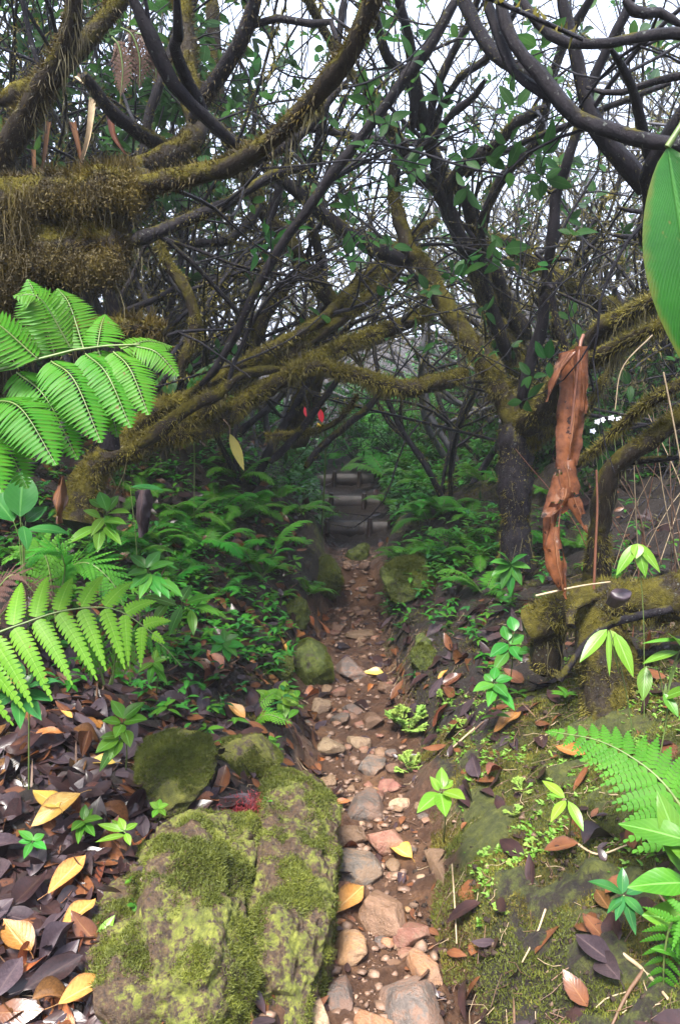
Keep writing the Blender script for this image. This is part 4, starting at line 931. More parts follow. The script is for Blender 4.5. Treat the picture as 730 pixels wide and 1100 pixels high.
# ---------------------------------------------------------------- herbs
def leaf_plant(name, label, cat, base, leaves, mat, fold=.25, droop=.22, group=None, stem_r=.0022, shape=.9, stem_m='stem', wav=0.):
    """leaves: (base px, base py, tip px, tip py, width px, Y base, Y tip)"""
    t = thing(name, label, cat, base, group)
    for (bx, by, tx, ty, wp, Yb, Yt) in leaves:
        b = P(bx, by, Yb); e = P(tx, ty, Yt); d = e-b; L = np.linalg.norm(d); sc = depth_at(Yb, by)/FPX
        view = nrm(CAM-b); n = nrm(view*.55+np.array([0, 0, .75])+rv()*.15); n = nrm(n-nrm(d)*np.dot(n, nrm(d)))
        g = leaf_geo(L, wp*sc, fold, droop, 9, shape, 1.3, wav)
        d2 = nrm(d+n*droop*L*.8)   # droop is counted in, so that the tip ends where it is seen
        mb = MB(); put(mb, g, b, d2, n-d2*np.dot(n, d2)); mb.build('leaf', MT[mat], t)
    c = np.mean([P(l[0], l[1], l[5]) for l in leaves], axis=0); b0 = np.array(base)
    mb = MB(); st = smooth([b0-np.array([0, 0, .01]), b0*.4+c*.6+np.array([.01, 0, 0]), c], 8); tube(mb, st, np.linspace(stem_r*1.2, stem_r*.8, 8), 5)
    for l in leaves:
        e = P(l[0], l[1], l[5]); 
        if np.linalg.norm(e-c) > .008: tube(mb, smooth([c*.7+b0*.3, (c+e)/2-np.array([0, 0, .006]), e], 5), stem_r*.7, 4)
    mb.build('stem', MT[stem_m], t); return t
def star(cx, cy, tips, w, Yb, dY=-.03): return [(cx, cy, x, y, w, Yb, Yb+dY) for x, y in tips]
# bamboo-like sprigs right
leaf_plant('bamboo_sprig', 'drooping three-leaved bamboo sprig above the mossy log', 'plant', gb(700, 655, 2.35), star(684, 584, [(661, 618), (693, 620), (709, 615), (683, 600)], 14, 2.35), 'herb_lime', .15, .12, None, .0015, .8)
leaf_plant('bamboo_sprig', 'drooping three-leaved bamboo sprig in front of the mossy log', 'plant', gb(690, 760, 2.1), [(651, 676, 622, 711, 15, 2.1, 2.05), (653, 677, 654, 726, 6, 2.1, 2.05), (660, 680, 680, 727, 16, 2.1, 2.03), (655, 677, 668, 705, 12, 2.15, 2.1)], 'herb_lime', .15, .12, None, .0015, .8)
leaf_plant('leafy_shoot', 'shoot with pointed green leaves right of the drooping bamboo sprig', 'plant', gb(705, 790, 2.0), [(728, 700, 690, 712, 13, 2.0, 1.95), (735, 688, 690, 690, 7, 2.0, 1.95), (693, 716, 690, 752, 16, 2.0, 1.95), (712, 745, 728, 770, 12, 2.0, 1.95), (712, 750, 745, 738, 14, 2.0, 1.95), (735, 700, 718, 680, 22, 2.0, 1.95)], 'herb', .2, .15)
leaf_plant('young_shrub', 'fan of slender bluish leaves at the foot of the forked tree', 'plant', gb(550, 650, 3.6), star(548, 606, [(528, 618), (527, 603), (548, 640), (560, 628), (569, 610), (538, 632), (565, 595), (535, 592)], 11, 3.5, -.05), 'herb_cool', .2, .25)
leaf_plant('seedling', 'bright four-leaved seedling at the lip of the gully', 'plant', Gt(476, 905)[0], [(472, 852, 448, 872, 17, 1.98, 1.9), (473, 853, 478, 876, 19, 1.98, 1.88), (476, 851, 499, 858, 17, 1.98, 1.9), (471, 850, 462, 834, 10, 2.0, 2.02), (474, 848, 474, 824, 14, 2.0, 2.05), (474, 847, 486, 838, 12, 2.0, 2.03)], 'herb_lime', .3, .15, wav=.03)
leaf_plant('seedling', 'three-leaved pale seedling on the mossy slope below the pale fern', 'plant', Gt(610, 900)[0], [(607, 860, 591, 882, 11, 1.72, 1.66), (610, 861, 626, 892, 12, 1.72, 1.66), (606, 857, 582, 838, 11, 1.72, 1.78), (606, 857, 588, 853, 6, 1.72, 1.74)], 'herb_lime', .25, .2)
leaf_plant('broad_herb', 'glossy broad-leaved plant in the lower right corner under the fern', 'plant', gb(740, 1010, 1.4), [(745, 905, 664, 884, 32, 1.42, 1.5), (742, 945, 706, 850, 34, 1.42, 1.5), (765, 925, 715, 902, 46, 1.4, 1.45), (742, 948, 674, 952, 34, 1.42, 1.42), (755, 995, 690, 982, 42, 1.4, 1.42), (752, 1030, 700, 1018, 22, 1.4, 1.38)], 'herb', .18, .12, wav=.04)
leaf_plant('rosette_herb', 'small dark green rosette beside the grey fallen leaves', 'plant', Gt(672, 985)[0], [(668, 960, 633, 946, 14, 1.53, 1.5), (668, 960, 668, 932, 13, 1.53, 1.56), (668, 962, 661, 988, 10, 1.53, 1.47), (670, 963, 692, 985, 12, 1.53, 1.47), (672, 960, 700, 950, 12, 1.53, 1.52), (671, 965, 682, 1003, 11, 1.53, 1.45), (668, 964, 652, 980, 9, 1.53, 1.48)], 'herb_dark', .25, .2)
# left
leaf_plant('glossy_rosette', 'glossy dark rosette of oval leaves beneath the lime green fern', 'plant', Gt(20, 770)[0], [(24, 742, 62, 730, 19, 1.8, 1.74), (22, 745, 44, 772, 17, 1.8, 1.72), (20, 745, 22, 781, 16, 1.8, 1.7), (18, 742, -16, 765, 20, 1.8, 1.74), (20, 738, 18, 708, 18, 1.8, 1.86), (17, 740, -20, 730, 20, 1.8, 1.8), (24, 740, 38, 722, 10, 1.8, 1.83), (22, 742, 16, 752, 15, 1.79, 1.74), (22, 744, 55, 752, 15, 1.8, 1.76)], 'herb_dark', .2, .2)
leaf_plant('seedling', 'upright sprig of rounded leaves between the litter and the mossy boulder', 'plant', Gt(135, 830)[0], [(133, 772, 120, 752, 15, 2.05, 2.08), (133, 772, 155, 754, 16, 2.05, 2.08), (133, 776, 158, 772, 16, 2.05, 2.03), (130, 776, 110, 774, 12, 2.05, 2.03), (132, 778, 124, 792, 14, 2.05, 2.0), (128, 792, 103, 808, 16, 2.03, 1.98), (130, 794, 118, 816, 15, 2.03, 1.98), (128, 796, 107, 828, 13, 2.02, 1.97), (134, 784, 140, 802, 14, 2.03, 1.98), (128, 790, 108, 792, 10, 2.03, 2.0)], 'herb', .25, .2)
leaf_plant('seedling', 'pale five-leaved seedling beside the orange leaf at the foot of the mossy slab', 'plant', Gt(106, 1035)[0], [(106, 1012, 77, 1018, 15, 1.62, 1.58), (106, 1012, 123, 983, 14, 1.62, 1.66), (106, 1014, 98, 1050, 14, 1.62, 1.55), (109, 1013, 123, 1034, 14, 1.62, 1.56), (106, 1012, 100, 996, 9, 1.62, 1.65), (106, 1014, 92, 1036, 13, 1.62, 1.57)], 'herb_lime', .25, .15)
leaf_plant('seedling', 'seedling with paired leaves behind the yellow fallen leaf', 'plant', Gt(88, 905)[0], [(90, 882, 110, 879, 11, 1.95, 1.92), (90, 882, 77, 892, 12, 1.95, 1.9), (90, 881, 92, 864, 10, 1.95, 1.98), (90, 884, 102, 898, 10, 1.95, 1.9), (88, 884, 84, 906, 9, 1.95, 1.88), (91, 880, 100, 868, 8, 1.95, 1.98)], 'herb', .25, .15)
leaf_plant('seedling', 'little seedling with round leaves left of the yellow fallen leaf', 'plant', Gt(38, 925)[0], [(36, 903, 20, 892, 10, 1.85, 1.87), (36, 903, 48, 896, 10, 1.85, 1.87), (36, 905, 50, 912, 10, 1.85, 1.82), (34, 905, 26, 922, 9, 1.85, 1.8), (34, 904, 20, 904, 8, 1.85, 1.85)], 'herb_cool', .25, .15)
leaf_plant('seedling', 'yellowing seedling leaning on the upper edge of the mossy slab', 'plant', Gt(135, 915)[0], [(135, 897, 103, 904, 8, 1.9, 1.86), (133, 893, 105, 885, 9, 1.9, 1.92), (134, 892, 128, 878, 9, 1.9, 1.93), (135, 892, 148, 884, 9, 1.9, 1.93), (135, 895, 140, 908, 8, 1.9, 1.87), (134, 894, 120, 880, 7, 1.9, 1.95)], 'herb_lime', .2, .15)
leaf_plant('seedling', 'tiny green seedling on the dark leaves above the mossy slab', 'plant', Gt(170, 882)[0], [(170, 868, 161, 862, 8, 2.0, 2.0), (170, 868, 181, 864, 8, 2.0, 2.0), (170, 869, 164, 878, 8, 2.0, 1.96), (171, 869, 178, 876, 7, 2.0, 1.96), (170, 867, 172, 858, 7, 2.0, 2.03)], 'herb', .2, .15)
leaf_plant('tall_seedling', 'long-stalked seedling with four round leaves beside the narrow gully', 'plant', Gt(305, 775)[0], [(302, 750, 287, 742, 15, 3.0, 3.0), (303, 752, 306, 772, 15, 3.0, 2.93), (304, 749, 321, 758, 17, 3.0, 2.95), (304, 748, 306, 731, 12, 3.0, 3.08), (302, 748, 318, 742, 12, 3.0, 3.05), (295, 752, 275, 741, 10, 3.0, 3.0)], 'herb_lime', .25, .15)
leaf_plant('shrub', 'glossy shrub with upright leaf whorls under the tree fern tips', 'shrub', Gt(112, 600)[0], [(115, 548, 107, 528, 15, 2.55, 2.6), (115, 550, 127, 532, 14, 2.55, 2.6), (116, 552, 139, 550, 13, 2.55, 2.5), (115, 554, 124, 572, 12, 2.55, 2.48), (112, 556, 98, 575, 12, 2.55, 2.48), (108, 556, 90, 548, 12, 2.55, 2.53), (104, 566, 73, 583, 13, 2.52, 2.45), (108, 568, 105, 592, 13, 2.52, 2.44), (112, 566, 130, 584, 12, 2.52, 2.45), (112, 546, 96, 536, 12, 2.56, 2.6), (113, 560, 135, 562, 13, 2.52, 2.46)], 'herb', .25, .22)
leaf_plant('shrub', 'leafy herb with broad upright leaves on the middle of the left bank', 'shrub', Gt(160, 665)[0], [(158, 610, 140, 596, 13, 2.6, 2.63), (158, 610, 172, 592, 14, 2.6, 2.65), (160, 612, 186, 604, 13, 2.6, 2.58), (158, 614, 136, 618, 14, 2.6, 2.55), (160, 616, 140, 632, 13, 2.6, 2.52), (160, 617, 172, 640, 14, 2.6, 2.52), (164, 618, 182, 642, 13, 2.6, 2.52), (170, 622, 196, 640, 12, 2.6, 2.52), (162, 616, 150, 642, 12, 2.6, 2.5)], 'herb_cool', .25, .22)
leaf_plant('herb', 'herb with paired lance leaves rising from the litter bank', 'plant', Gt(185, 690)[0], [(190, 650, 155, 640, 13, 2.75, 2.75), (195, 652, 182, 682, 12, 2.75, 2.66), (205, 655, 208, 682, 11, 2.75, 2.68), (200, 648, 228, 640, 12, 2.75, 2.72), (210, 650, 235, 660, 11, 2.75, 2.68), (195, 646, 205, 628, 12, 2.75, 2.8), (180, 648, 165, 668, 12, 2.75, 2.68)], 'herb', .25, .2)
leaf_plant('herb', 'seedling in the dead leaves below the drooping fern tips', 'plant', Gt(168, 745)[0], [(165, 712, 148, 722, 9, 2.25, 2.2), (165, 712, 182, 706, 9, 2.25, 2.25), (165, 712, 176, 722, 9, 2.25, 2.18), (164, 714, 160, 735, 8, 2.25, 2.16), (166, 710, 168, 697, 8, 2.25, 2.3), (164, 713, 180, 735, 8, 2.25, 2.16)], 'herb', .25, .2)
leaf_plant('herb', 'blue-green seedling on the litter slope near the path edge', 'plant', Gt(242, 715)[0], [(242, 690, 226, 684, 11, 3.0, 3.0), (242, 690, 256, 682, 11, 3.0, 3.02), (243, 692, 262, 694, 11, 3.0, 2.95), (240, 692, 226, 702, 10, 3.0, 2.94), (242, 694, 246, 710, 10, 3.0, 2.93), (242, 689, 240, 675, 9, 3.0, 3.06), (240, 690, 255, 705, 10, 3.0, 2.93)], 'herb_cool', .2, .2)
leaf_plant('big_leaf_plant', 'dark plant with large veined heart leaf under the left tree fern', 'plant', gb(15, 640, 2.1), [(22, 555, 25, 505, 36, 2.05, 2.1), (15, 560, -18, 520, 34, 2.05, 2.1), (30, 568, 74, 572, 17, 2.05, 2.0), (28, 560, 50, 545, 20, 2.08, 2.1), (25, 565, 30, 590, 14, 2.05, 1.95)], 'herb_dark', .15, .15)
leaf_plant('big_leaf_plant', 'pale grey-green paddle leaves behind the first mossy slanting stem', 'plant', gb(205, 470, 4.3), [(185, 425, 170, 388, 24, 4.2, 4.3), (205, 430, 235, 396, 20, 4.2, 4.2), (215, 440, 214, 405, 20, 4.2, 4.3), (225, 440, 262, 425, 18, 4.2, 4.1), (200, 420, 232, 388, 14, 4.3, 4.35)], 'herb_cool', .1, .2)
leaf_plant('big_leaf_plant', 'single long dark leaf low under the lowest mossy stem', 'plant', gb(145, 560, 3.0), [(140, 523, 176, 526, 12, 3.0, 2.9)], 'herb_dark', .2, .1)
leaf_plant('yellow_leaf_plant', 'single yellow-green strap leaf hanging under the mossy stems', 'plant', P(240, 448, 3.5), [(247, 466, 262, 505, 11, 3.45, 3.4)], 'yellowish', .2, .15, stem_m='twig')
leaf_plant('herb', 'tall herb with round glossy leaves in the middle of the right bank', 'plant', Gt(545, 745)[0], [(545, 692, 526, 705, 15, 2.85, 2.8), (547, 692, 562, 682, 15, 2.85, 2.88), (545, 688, 540, 672, 14, 2.85, 2.9), (548, 694, 560, 710, 14, 2.85, 2.78), (545, 700, 530, 720, 13, 2.82, 2.75), (552, 678, 548, 662, 14, 2.85, 2.9), (556, 700, 570, 700, 13, 2.82, 2.78)], 'herb_cool', .25, .2)
leaf_plant('herb', 'low spreading herb below the round-leaved herb on the right bank', 'plant', Gt(530, 765)[0], [(530, 735, 508, 742, 14, 2.6, 2.55), (530, 735, 545, 748, 14, 2.6, 2.52), (528, 732, 520, 724, 12, 2.6, 2.63), (532, 732, 550, 728, 13, 2.6, 2.6), (530, 738, 524, 758, 12, 2.6, 2.5), (534, 740, 552, 762, 12, 2.6, 2.5), (530, 730, 532, 716, 11, 2.6, 2.66)], 'herb_cool', .25, .2)
# bits growing on the big mossy slab
for k, (px, py, r, mt, lab) in enumerate([(240, 985, 14, 'herb', 'pair of small oval leaves on the middle of the mossy slab'), (186, 1080, 22, 'herb_lime', 'upright pale leaf at the lower edge of the mossy slab'), (160, 1040, 15, 'herb_lime', 'little leafy sprout on the lower left of the mossy slab'), (205, 1045, 9, 'herb_cool', 'tiny bluish sprout near the foot of the mossy slab'), (145, 972, 10, 'herb_cool', 'tiny sprout on the left flank of the mossy slab'), (140, 945, 8, 'herb', 'tiny sprout at the upper left of the mossy slab'), (188, 1058, 10, 'herb_lime', 'small oval sprout low on the mossy slab'), (287, 861, 7, 'herb', 'tiny sprout on the second mossy slab')]):
    leaf_plant('sprout', lab, 'sprout', Gt(px, py+4)[0], [(px, py, px+r*math.cos(a)*R.uniform(.7, 1), py+r*math.sin(a)*R.uniform(.7, 1), r*.6, 1.75-(py-940)*.0012, 1.73-(py-940)*.0012) for a in [R.random()*6.28+q*2.2 for q in range(R.choice((2, 3, 4)))]], mt, .2, .2)
# clubmoss and lichen sprigs: finely forked fronds
def sprig(label, px, py, rpx, mat, n=5, rise=.7, group=None, name='clubmoss', lift=0.):
    p, d = Gt(px, py+rpx*.5); s = rpx*d/FPX; t = thing(name, label, 'clubmoss', p, group)
    for k in range(n):
        mb = MB(); a = 6.283*k/n+R.uniform(-.4, .4)
        def br(q, dr, L, lv):
            e = q+dr*L; nn = np.array([0, 0, 1.]); ws = .085*s
            m_ = 6
            for i in range(m_):
                b = q+dr*L*i/m_
                for sg in (-1, 1): 
                    sd = nrm(np.cross(nn, dr))*sg; V, F, U = quick_leaf(ws*R.uniform(.7, 1.3), ws*.55, .2, .2); put(mb, (V, F, U), b, nrm(sd*.8+dr*.8+rv()*.25), nrm(nn+rv()*.4))
            if lv:
                for an in (-.6, .55, R.uniform(-.15, .15)):
                    dd = nrm(dr*math.cos(an)+np.cross(nn, dr)*math.sin(an)+rv()*.15); br(q+dr*L*(.55 if an else 1), dd, L*R.uniform(.5, .75), lv-1)
        dr = nrm((math.cos(a), math.sin(a), rise*R.uniform(.5, 2.6))); tube(mb, smooth([p, p+dr*s*.3], 3), .0008, 4); br(p+dr*s*.12, dr, s*.45, 2); mb.build('frond', MT[mat], t)
    return t
sprig('feathery lime clubmoss spreading over the stones on the right path edge', 438, 765, 42, 'lichen', 11)
sprig('feathery clubmoss clump below the curled dark leaf at the path edge', 440, 815, 30, 'lichen', 9)
sprig('small pale clubmoss sprig right of the feathery lime clump', 478, 745, 22, 'lichen', 4)
sprig('pale clubmoss sprig near the foot of the second mossy slab', 280, 1035, 24, 'lichen', 4, .9)
sprig('clubmoss sprig on the gully side of the second mossy slab', 328, 990, 22, 'lichen', 4, .9)
for k, (px, py, r, lab) in enumerate([(553, 928, 17, 'bright yellow-green lichen rosette on the mossy slope'), (537, 975, 16, 'lower pale lichen rosette on the mossy slope near the gully'), (520, 915, 13, 'small pale lichen rosette at the top of the clay wall'), (572, 905, 15, 'dull green lichen tuft beside the three-leaved seedling'), (560, 842, 22, 'creeping pale lichen on the slope above the three-leaved seedling'), (552, 870, 18, 'drooping pale lichen under the creeping one'), (596, 808, 14, 'small lichen tuft beside the rust-coloured leaf under the pale fern'), (672, 775, 12, 'yellow lichen tuft above the pale fern'), (497, 775, 16, 'scrap of green creeper near the rust leaf'), (405, 1005, 0, '')]):
    if r: sprig(lab, px, py, r, 'lichen', 5, .5, None, 'lichen')

# the huge leaf hanging in from the right edge
t = thing('large_leaf_plant', 'huge bright green ribbed leaf hanging at the right edge of view', 'plant', gb(900, 700, 1.25))
g = leaf_geo(.46, .135, .16, .10, 26, .85, 1.3, .03)
V, F, U = g; b = P(716, 158, 1.25); e = P(764, 435, 1.2); mb = MB(); put(mb, g, b, nrm(e-b), nrm((-.55, -.75, .25)), np.linalg.norm(e-b)/.46*1.05)
mb.build('leaf', MT['banana'], t)
mb = MB(); tube(mb, smooth([gb(900, 700, 1.25), P(880, 400, 1.25), P(830, 130, 1.25), P(732, 120, 1.25), P(716, 158, 1.25)], 24), np.linspace(.012, .005, 24), 7); mb.build('stalk', MT['stem'], t)
# red bracts far up the path, small whitish flowers
t = thing('heliconia', 'pair of red heliconia bracts glowing through the tangle above the path', 'flower', gb(345, 480, 5.2))
for (px, py, tx, ty, wp, mt, nm) in [(346, 454, 343, 438, 6, 'red', 'bract'), (329, 448, 327, 437, 4, 'red', 'bract'), (345, 464, 341, 454, 5, 'yel', 'bract_tip')]:
    b = P(px, py, 4.5); e = P(tx, ty, 4.5); mb = MB(); put(mb, leaf_geo(np.linalg.norm(e-b), wp*5/FPX, .6, .1, 7), b, e-b, nrm((0, -1, .3))); mb.build(nm, MT[mt], t)
mb = MB(); tube(mb, smooth([gb(345, 480, 5.2), P(350, 475, 4.8), P(346, 455, 4.5)], 8), .006, 5); tube(mb, smooth([P(349, 470, 4.75), P(335, 462, 4.6), P(329, 448, 4.5)], 6), .004, 5); mb.build('stem', MT['stem'], t)
for (px, py, lab) in [(636, 463, 'lowest white flower behind the hanging dead leaf'), (641, 453, 'white flower just above the lowest one behind the dead leaf'), (646, 451, 'white flower touching its left neighbour above the lowest one'), (656, 449, 'topmost white flower of the little row behind the dead leaf'), (664, 450, 'white flower at the right end of the little row')]:
    t = thing('white_flower', lab, 'flower', P(px, py+14, 3.5)); 
    for q in range(5):
        a = q*1.257; b = P(px, py, 3.5); mb = MB(); put(mb, quick_leaf(.015, .012, .2, .1), b, nrm((math.cos(a), -.25, math.sin(a)*.6)), nrm((0, -.8, .6))); mb.build('petal', MT['white'], t)
    mb = MB(); tube(mb, smooth([P(px, py, 3.5), P(px+2, py+10, 3.52), P(px+8, py+70, 3.5)], 7), .0015, 4); mb.build('stem', MT['stem'], t)
# ---------------------------------------------------------------- mossy boulders
def boulder(label, cx, cy, wpx, hpx, dscale, seed, mat='mossrock', moss='moss_green', nm=9000, sub=5, boxy=.45, sink=.35, top=None, name='mossy_boulder', rot=0., rough=.3, bl=(.004, .012), group=None, tilt=0.):
    """cx, cy: picture place of the middle of its foot; wpx, hpx: seen width and height"""
    p, d = Gt(cx, cy); s = d/FPX; a, h = wpx*s/2, hpx*s
    t = thing(name, label, 'rock', p, group)
    V, F = rock_geo(sub, (1, 1, 1), seed, rough, 0, boxy)
    V = V*np.array([a, a*dscale, h/(2-sink*2)*1.1]); V = V+V/np.linalg.norm(V, axis=1)[:, None]*(.006*fbm(V[:, 0]*45, V[:, 1]*45, V[:, 2]*45, 3))[:, None]
    rx = Matrix.Rotation(rot, 3, 'Z') @ Matrix.Rotation(tilt, 3, 'X'); V = V @ np.array(rx).T
    V = V+p+np.array([0, 0, V[:, 2].max()*(1-sink*2)*.9]); mb = MB(); mb.add(V, F); mb.build('stone', MT[mat], t)
    if nm:
        T = V[F]; N = np.cross(T[:, 1]-T[:, 0], T[:, 2]-T[:, 0]); A = np.linalg.norm(N, axis=1); N = N/A[:, None]
        C = T.mean(1); wgt = A*np.clip(N[:, 2]+.35, 0, 1)*np.clip(.55+1.6*fbm(C[:, 0]*7+seed, C[:, 1]*7, C[:, 2]*7, 3), 0, 1.5)
        idx = NR.choice(len(F), nm, p=wgt/wgt.sum()); r = NR.random((nm, 2)); f = r.sum(1) > 1; r[f] = 1-r[f]
        q = T[idx, 0]+(T[idx, 1]-T[idx, 0])*r[:, :1]+(T[idx, 2]-T[idx, 0])*r[:, 1:]; dr = N[idx]+NR.normal(size=(nm, 3))*.6
        mb = MB(); blades(mb, q, dr/np.linalg.norm(dr, axis=1)[:, None], NR.uniform(*bl, nm), .0011); mb.build('moss', MT[moss], t)
    return t
def slab(label, x, y, a, b, h, seed, rot, nm):
    p = np.array([x, y, hz(x, y)]); t = thing('mossy_boulder', label, 'rock', p)
    V, F = ico(7); e = .55
    D = np.sign(V)*np.abs(V)**(.78 if seed > 4 else .85); tt_ = np.clip(D[:, 1], 0, 1); D[:, 0] = D[:, 0]*(1-.15*tt_) if seed < 4 else D[:, 0]*(1+.45*tt_)-.55*tt_**2; D = D/np.linalg.norm(D, axis=1)[:, None]**.35
    s_ = seed*7.1; lump = .22*noise3(V[:, 0]*1.3+s_, V[:, 1]*1.3, V[:, 2]*1.3)+.10*noise3(V[:, 0]*3+s_, V[:, 1]*3, V[:, 2]*3)
    groove = .05*np.abs(noise3(V[:, 0]*4+s_, V[:, 1]*.8, V[:, 2]*4))
    V = D*(1+lump-groove)[:, None]*np.array([a, b, h]); Vn = V/np.array([a*a, b*b, h*h]); Vn /= np.linalg.norm(Vn, axis=1)[:, None]; V = V+Vn*(.022*fbm(V[:, 0]*9+s_, V[:, 1]*9, V[:, 2]*9, 3)+.010*fbm(V[:, 0]*38, V[:, 1]*38, V[:, 2]*38, 3))[:, None]
    V = V @ np.array(Matrix.Rotation(rot, 3, 'Z')).T+p+np.array([0, 0, -.02]); mb = MB(); mb.add(V, F); mb.build('stone', MT['mossrock'], t)
    T = V[F]; N = np.cross(T[:, 1]-T[:, 0], T[:, 2]-T[:, 0]); A = np.linalg.norm(N, axis=1); N = N/A[:, None]; C = T.mean(1)
    wgt = A*np.clip(N[:, 2]+.2, 0, 1)*np.clip(.25+2.2*fbm(C[:, 0]*14+seed, C[:, 1]*14, C[:, 2]*14, 4), 0, 1.5); idx = NR.choice(len(F), nm, p=wgt/wgt.sum())
    q = C[idx]+NR.normal(size=(nm, 3))*.003; dr = N[idx]+NR.normal(size=(nm, 3))*.7
    mb = MB(); blades(mb, q, dr/np.linalg.norm(dr, axis=1)[:, None], NR.uniform(.004, .013, nm), .0012); mb.build('moss', MT['moss_green'], t)
slab('big moss-covered slab at the bottom between the dead leaves and the gully', -.385, 1.75, .205, .42, .19, 3.1, .06, 70000)
slab('second mossy slab, tight behind the big one and edging the gully', -.125, 2.02, .125, .50, .19, 5.7, .0, 55000)
boulder('mossy boulder above the two big mossy slabs, strewn with leaves', 185, 832, 120, 34, 1.2, 7.3, 'mossrock_full', nm=30000, rough=.45, moss='moss_green', sink=.4, boxy=.3, bl=(.005, .015))
boulder('leafy mossy bump under the small yellow-green fern', 268, 822, 100, 26, 1.0, 9.9, 'mossrock_full', nm=20000, rough=.45, moss='moss_green', boxy=.3, bl=(.005, .015))
boulder('dark green mossy hump standing at the left lip of the path', 336, 728, 46, 40, 1.3, 11.2, 'mossrock_dark', nm=14000, boxy=.4)
boulder('small round mossy hump left of the dark green one', 302, 735, 30, 34, 1.0, 12.4, 'mossrock_dark', nm=3000)
boulder('tall mossy block walling the left side of the earth step', 350, 628, 40, 32, 1.6, 14.0, 'mossrock_dark', nm=15000, boxy=.25, bl=(.008, .026))
boulder('rounded mossy mound walling the right side of the earth step', 434, 630, 66, 32, 1.3, 15.5, 'mossrock_dark', nm=18000, boxy=.2, bl=(.008, .028))
boulder('mossy stone at the head of the gully under the board steps', 385, 600, 26, 18, 1.0, 16.1, 'mossrock_dark', nm=1500)
boulder('low mossy stone among the dark leaves on the right bank', 456, 716, 34, 18, 1.1, 18.2, 'mossrock_dark', nm=2500)
boulder('smaller mossy stone above the low one on the right bank', 455, 697, 22, 15, 1.0, 19.9, 'mossrock_dark', nm=1500)
boulder('mossy lump beside the path left of the orange leaf cluster', 318, 665, 30, 26, 1.0, 21.0, 'mossrock_dark', nm=2000)

# mossy log shelf with a sawn branch stub, right
t = thing('mossy_log', 'fallen mossy log with a pale sawn branch stub below the hanging leaf', 'log', gb(640, 700, 2.7))
mm, hm = MB(), MB()
p, r = traced([(570, 672), (610, 655), (650, 648), (700, 645), (760, 640), (830, 640)], 2.75, 2.5, 22, 30); r = r*(1+.2*fbm(p[:, 0]*9, p[:, 1]*9, p[:, 2]*9, 3))
mb = MB(); tube(mb, p, r, 18, .25, 0, 12); mb.build('log', MT['bark_moss'], t); moss_on(mm, p, r, 5500, (.012, .034), .002); hang_on(hm, p, r, 160, (.05, .2), .002)
p, r = traced([(655, 790), (652, 740), (648, 690), (640, 655)], 2.5, 2.65, 34, 22); r = r*(1+.2*fbm(p[:, 0]*9, p[:, 1]*9, p[:, 2]*9, 3))
mb = MB(); tube(mb, p, r, 16, .25, 0, 12); mb.build('stump', MT['bark_moss'], t); moss_on(mm, p, r, 4200, (.010, .03), .002)
p, r = traced([(584, 720), (586, 690), (590, 670), (600, 655)], 2.75, 2.75, 16, 18); mb = MB(); tube(mb, p, r, 12, .3, 0, 14); mb.build('root', MT['bark_moss'], t); moss_on(mm, p, r, 4200, (.012, .03), .002)
p, r = traced([(612, 672), (611, 662), (615, 652), (626, 645), (640, 643)], 2.5, 2.6, 4, 5.5); mb = MB(); tube(mb, p, r, 10, .5, 0, 22); mb.build('root', MT['bark_moss'], t); moss_on(mm, p, r, 3000, (.006, .014), .0016)
p, r = traced([(600, 730), (630, 690), (660, 668), (720, 655)], 2.5, 2.5, 4, 5); mb = MB(); tube(mb, p, r, 8, .2, 0, 16); mb.build('root', MT['bark'], t)
c = P(667, 638, 2.38); mb = MB(); a = np.linspace(0, 6.283, 24, endpoint=False); rr = .032*(1+.06*np.sin(a*3)+.04*np.sin(a*7))
ring = lambda k, dz, dy: np.stack([c[0]+rr*k*np.cos(a), c[1]+rr*k*.55*np.sin(a)+dy, c[2]+dz-.35*rr*k*np.sin(a)*-1], 1)
V = np.vstack([ring(.92, .004, 0), ring(1, 0, 0), ring(1, -.012, .01), ring(.8, -.05, .06), [[c[0], c[1], c[2]+.001]]]); i = np.arange(24); j = (i+1) % 24
mb.add(V, [np.concatenate([np.stack([k*24+i, (k+1)*24+i, (k+1)*24+j, k*24+j], 1) for k in range(3)]), np.stack([i, j, np.full(24, 96)], 1)]); mb.build('sawn_stub', MT['fungus'], t)
merge(mm, hm, 1); mm.build('moss', [MT['moss_old'], MT['moss_hang']], t) 

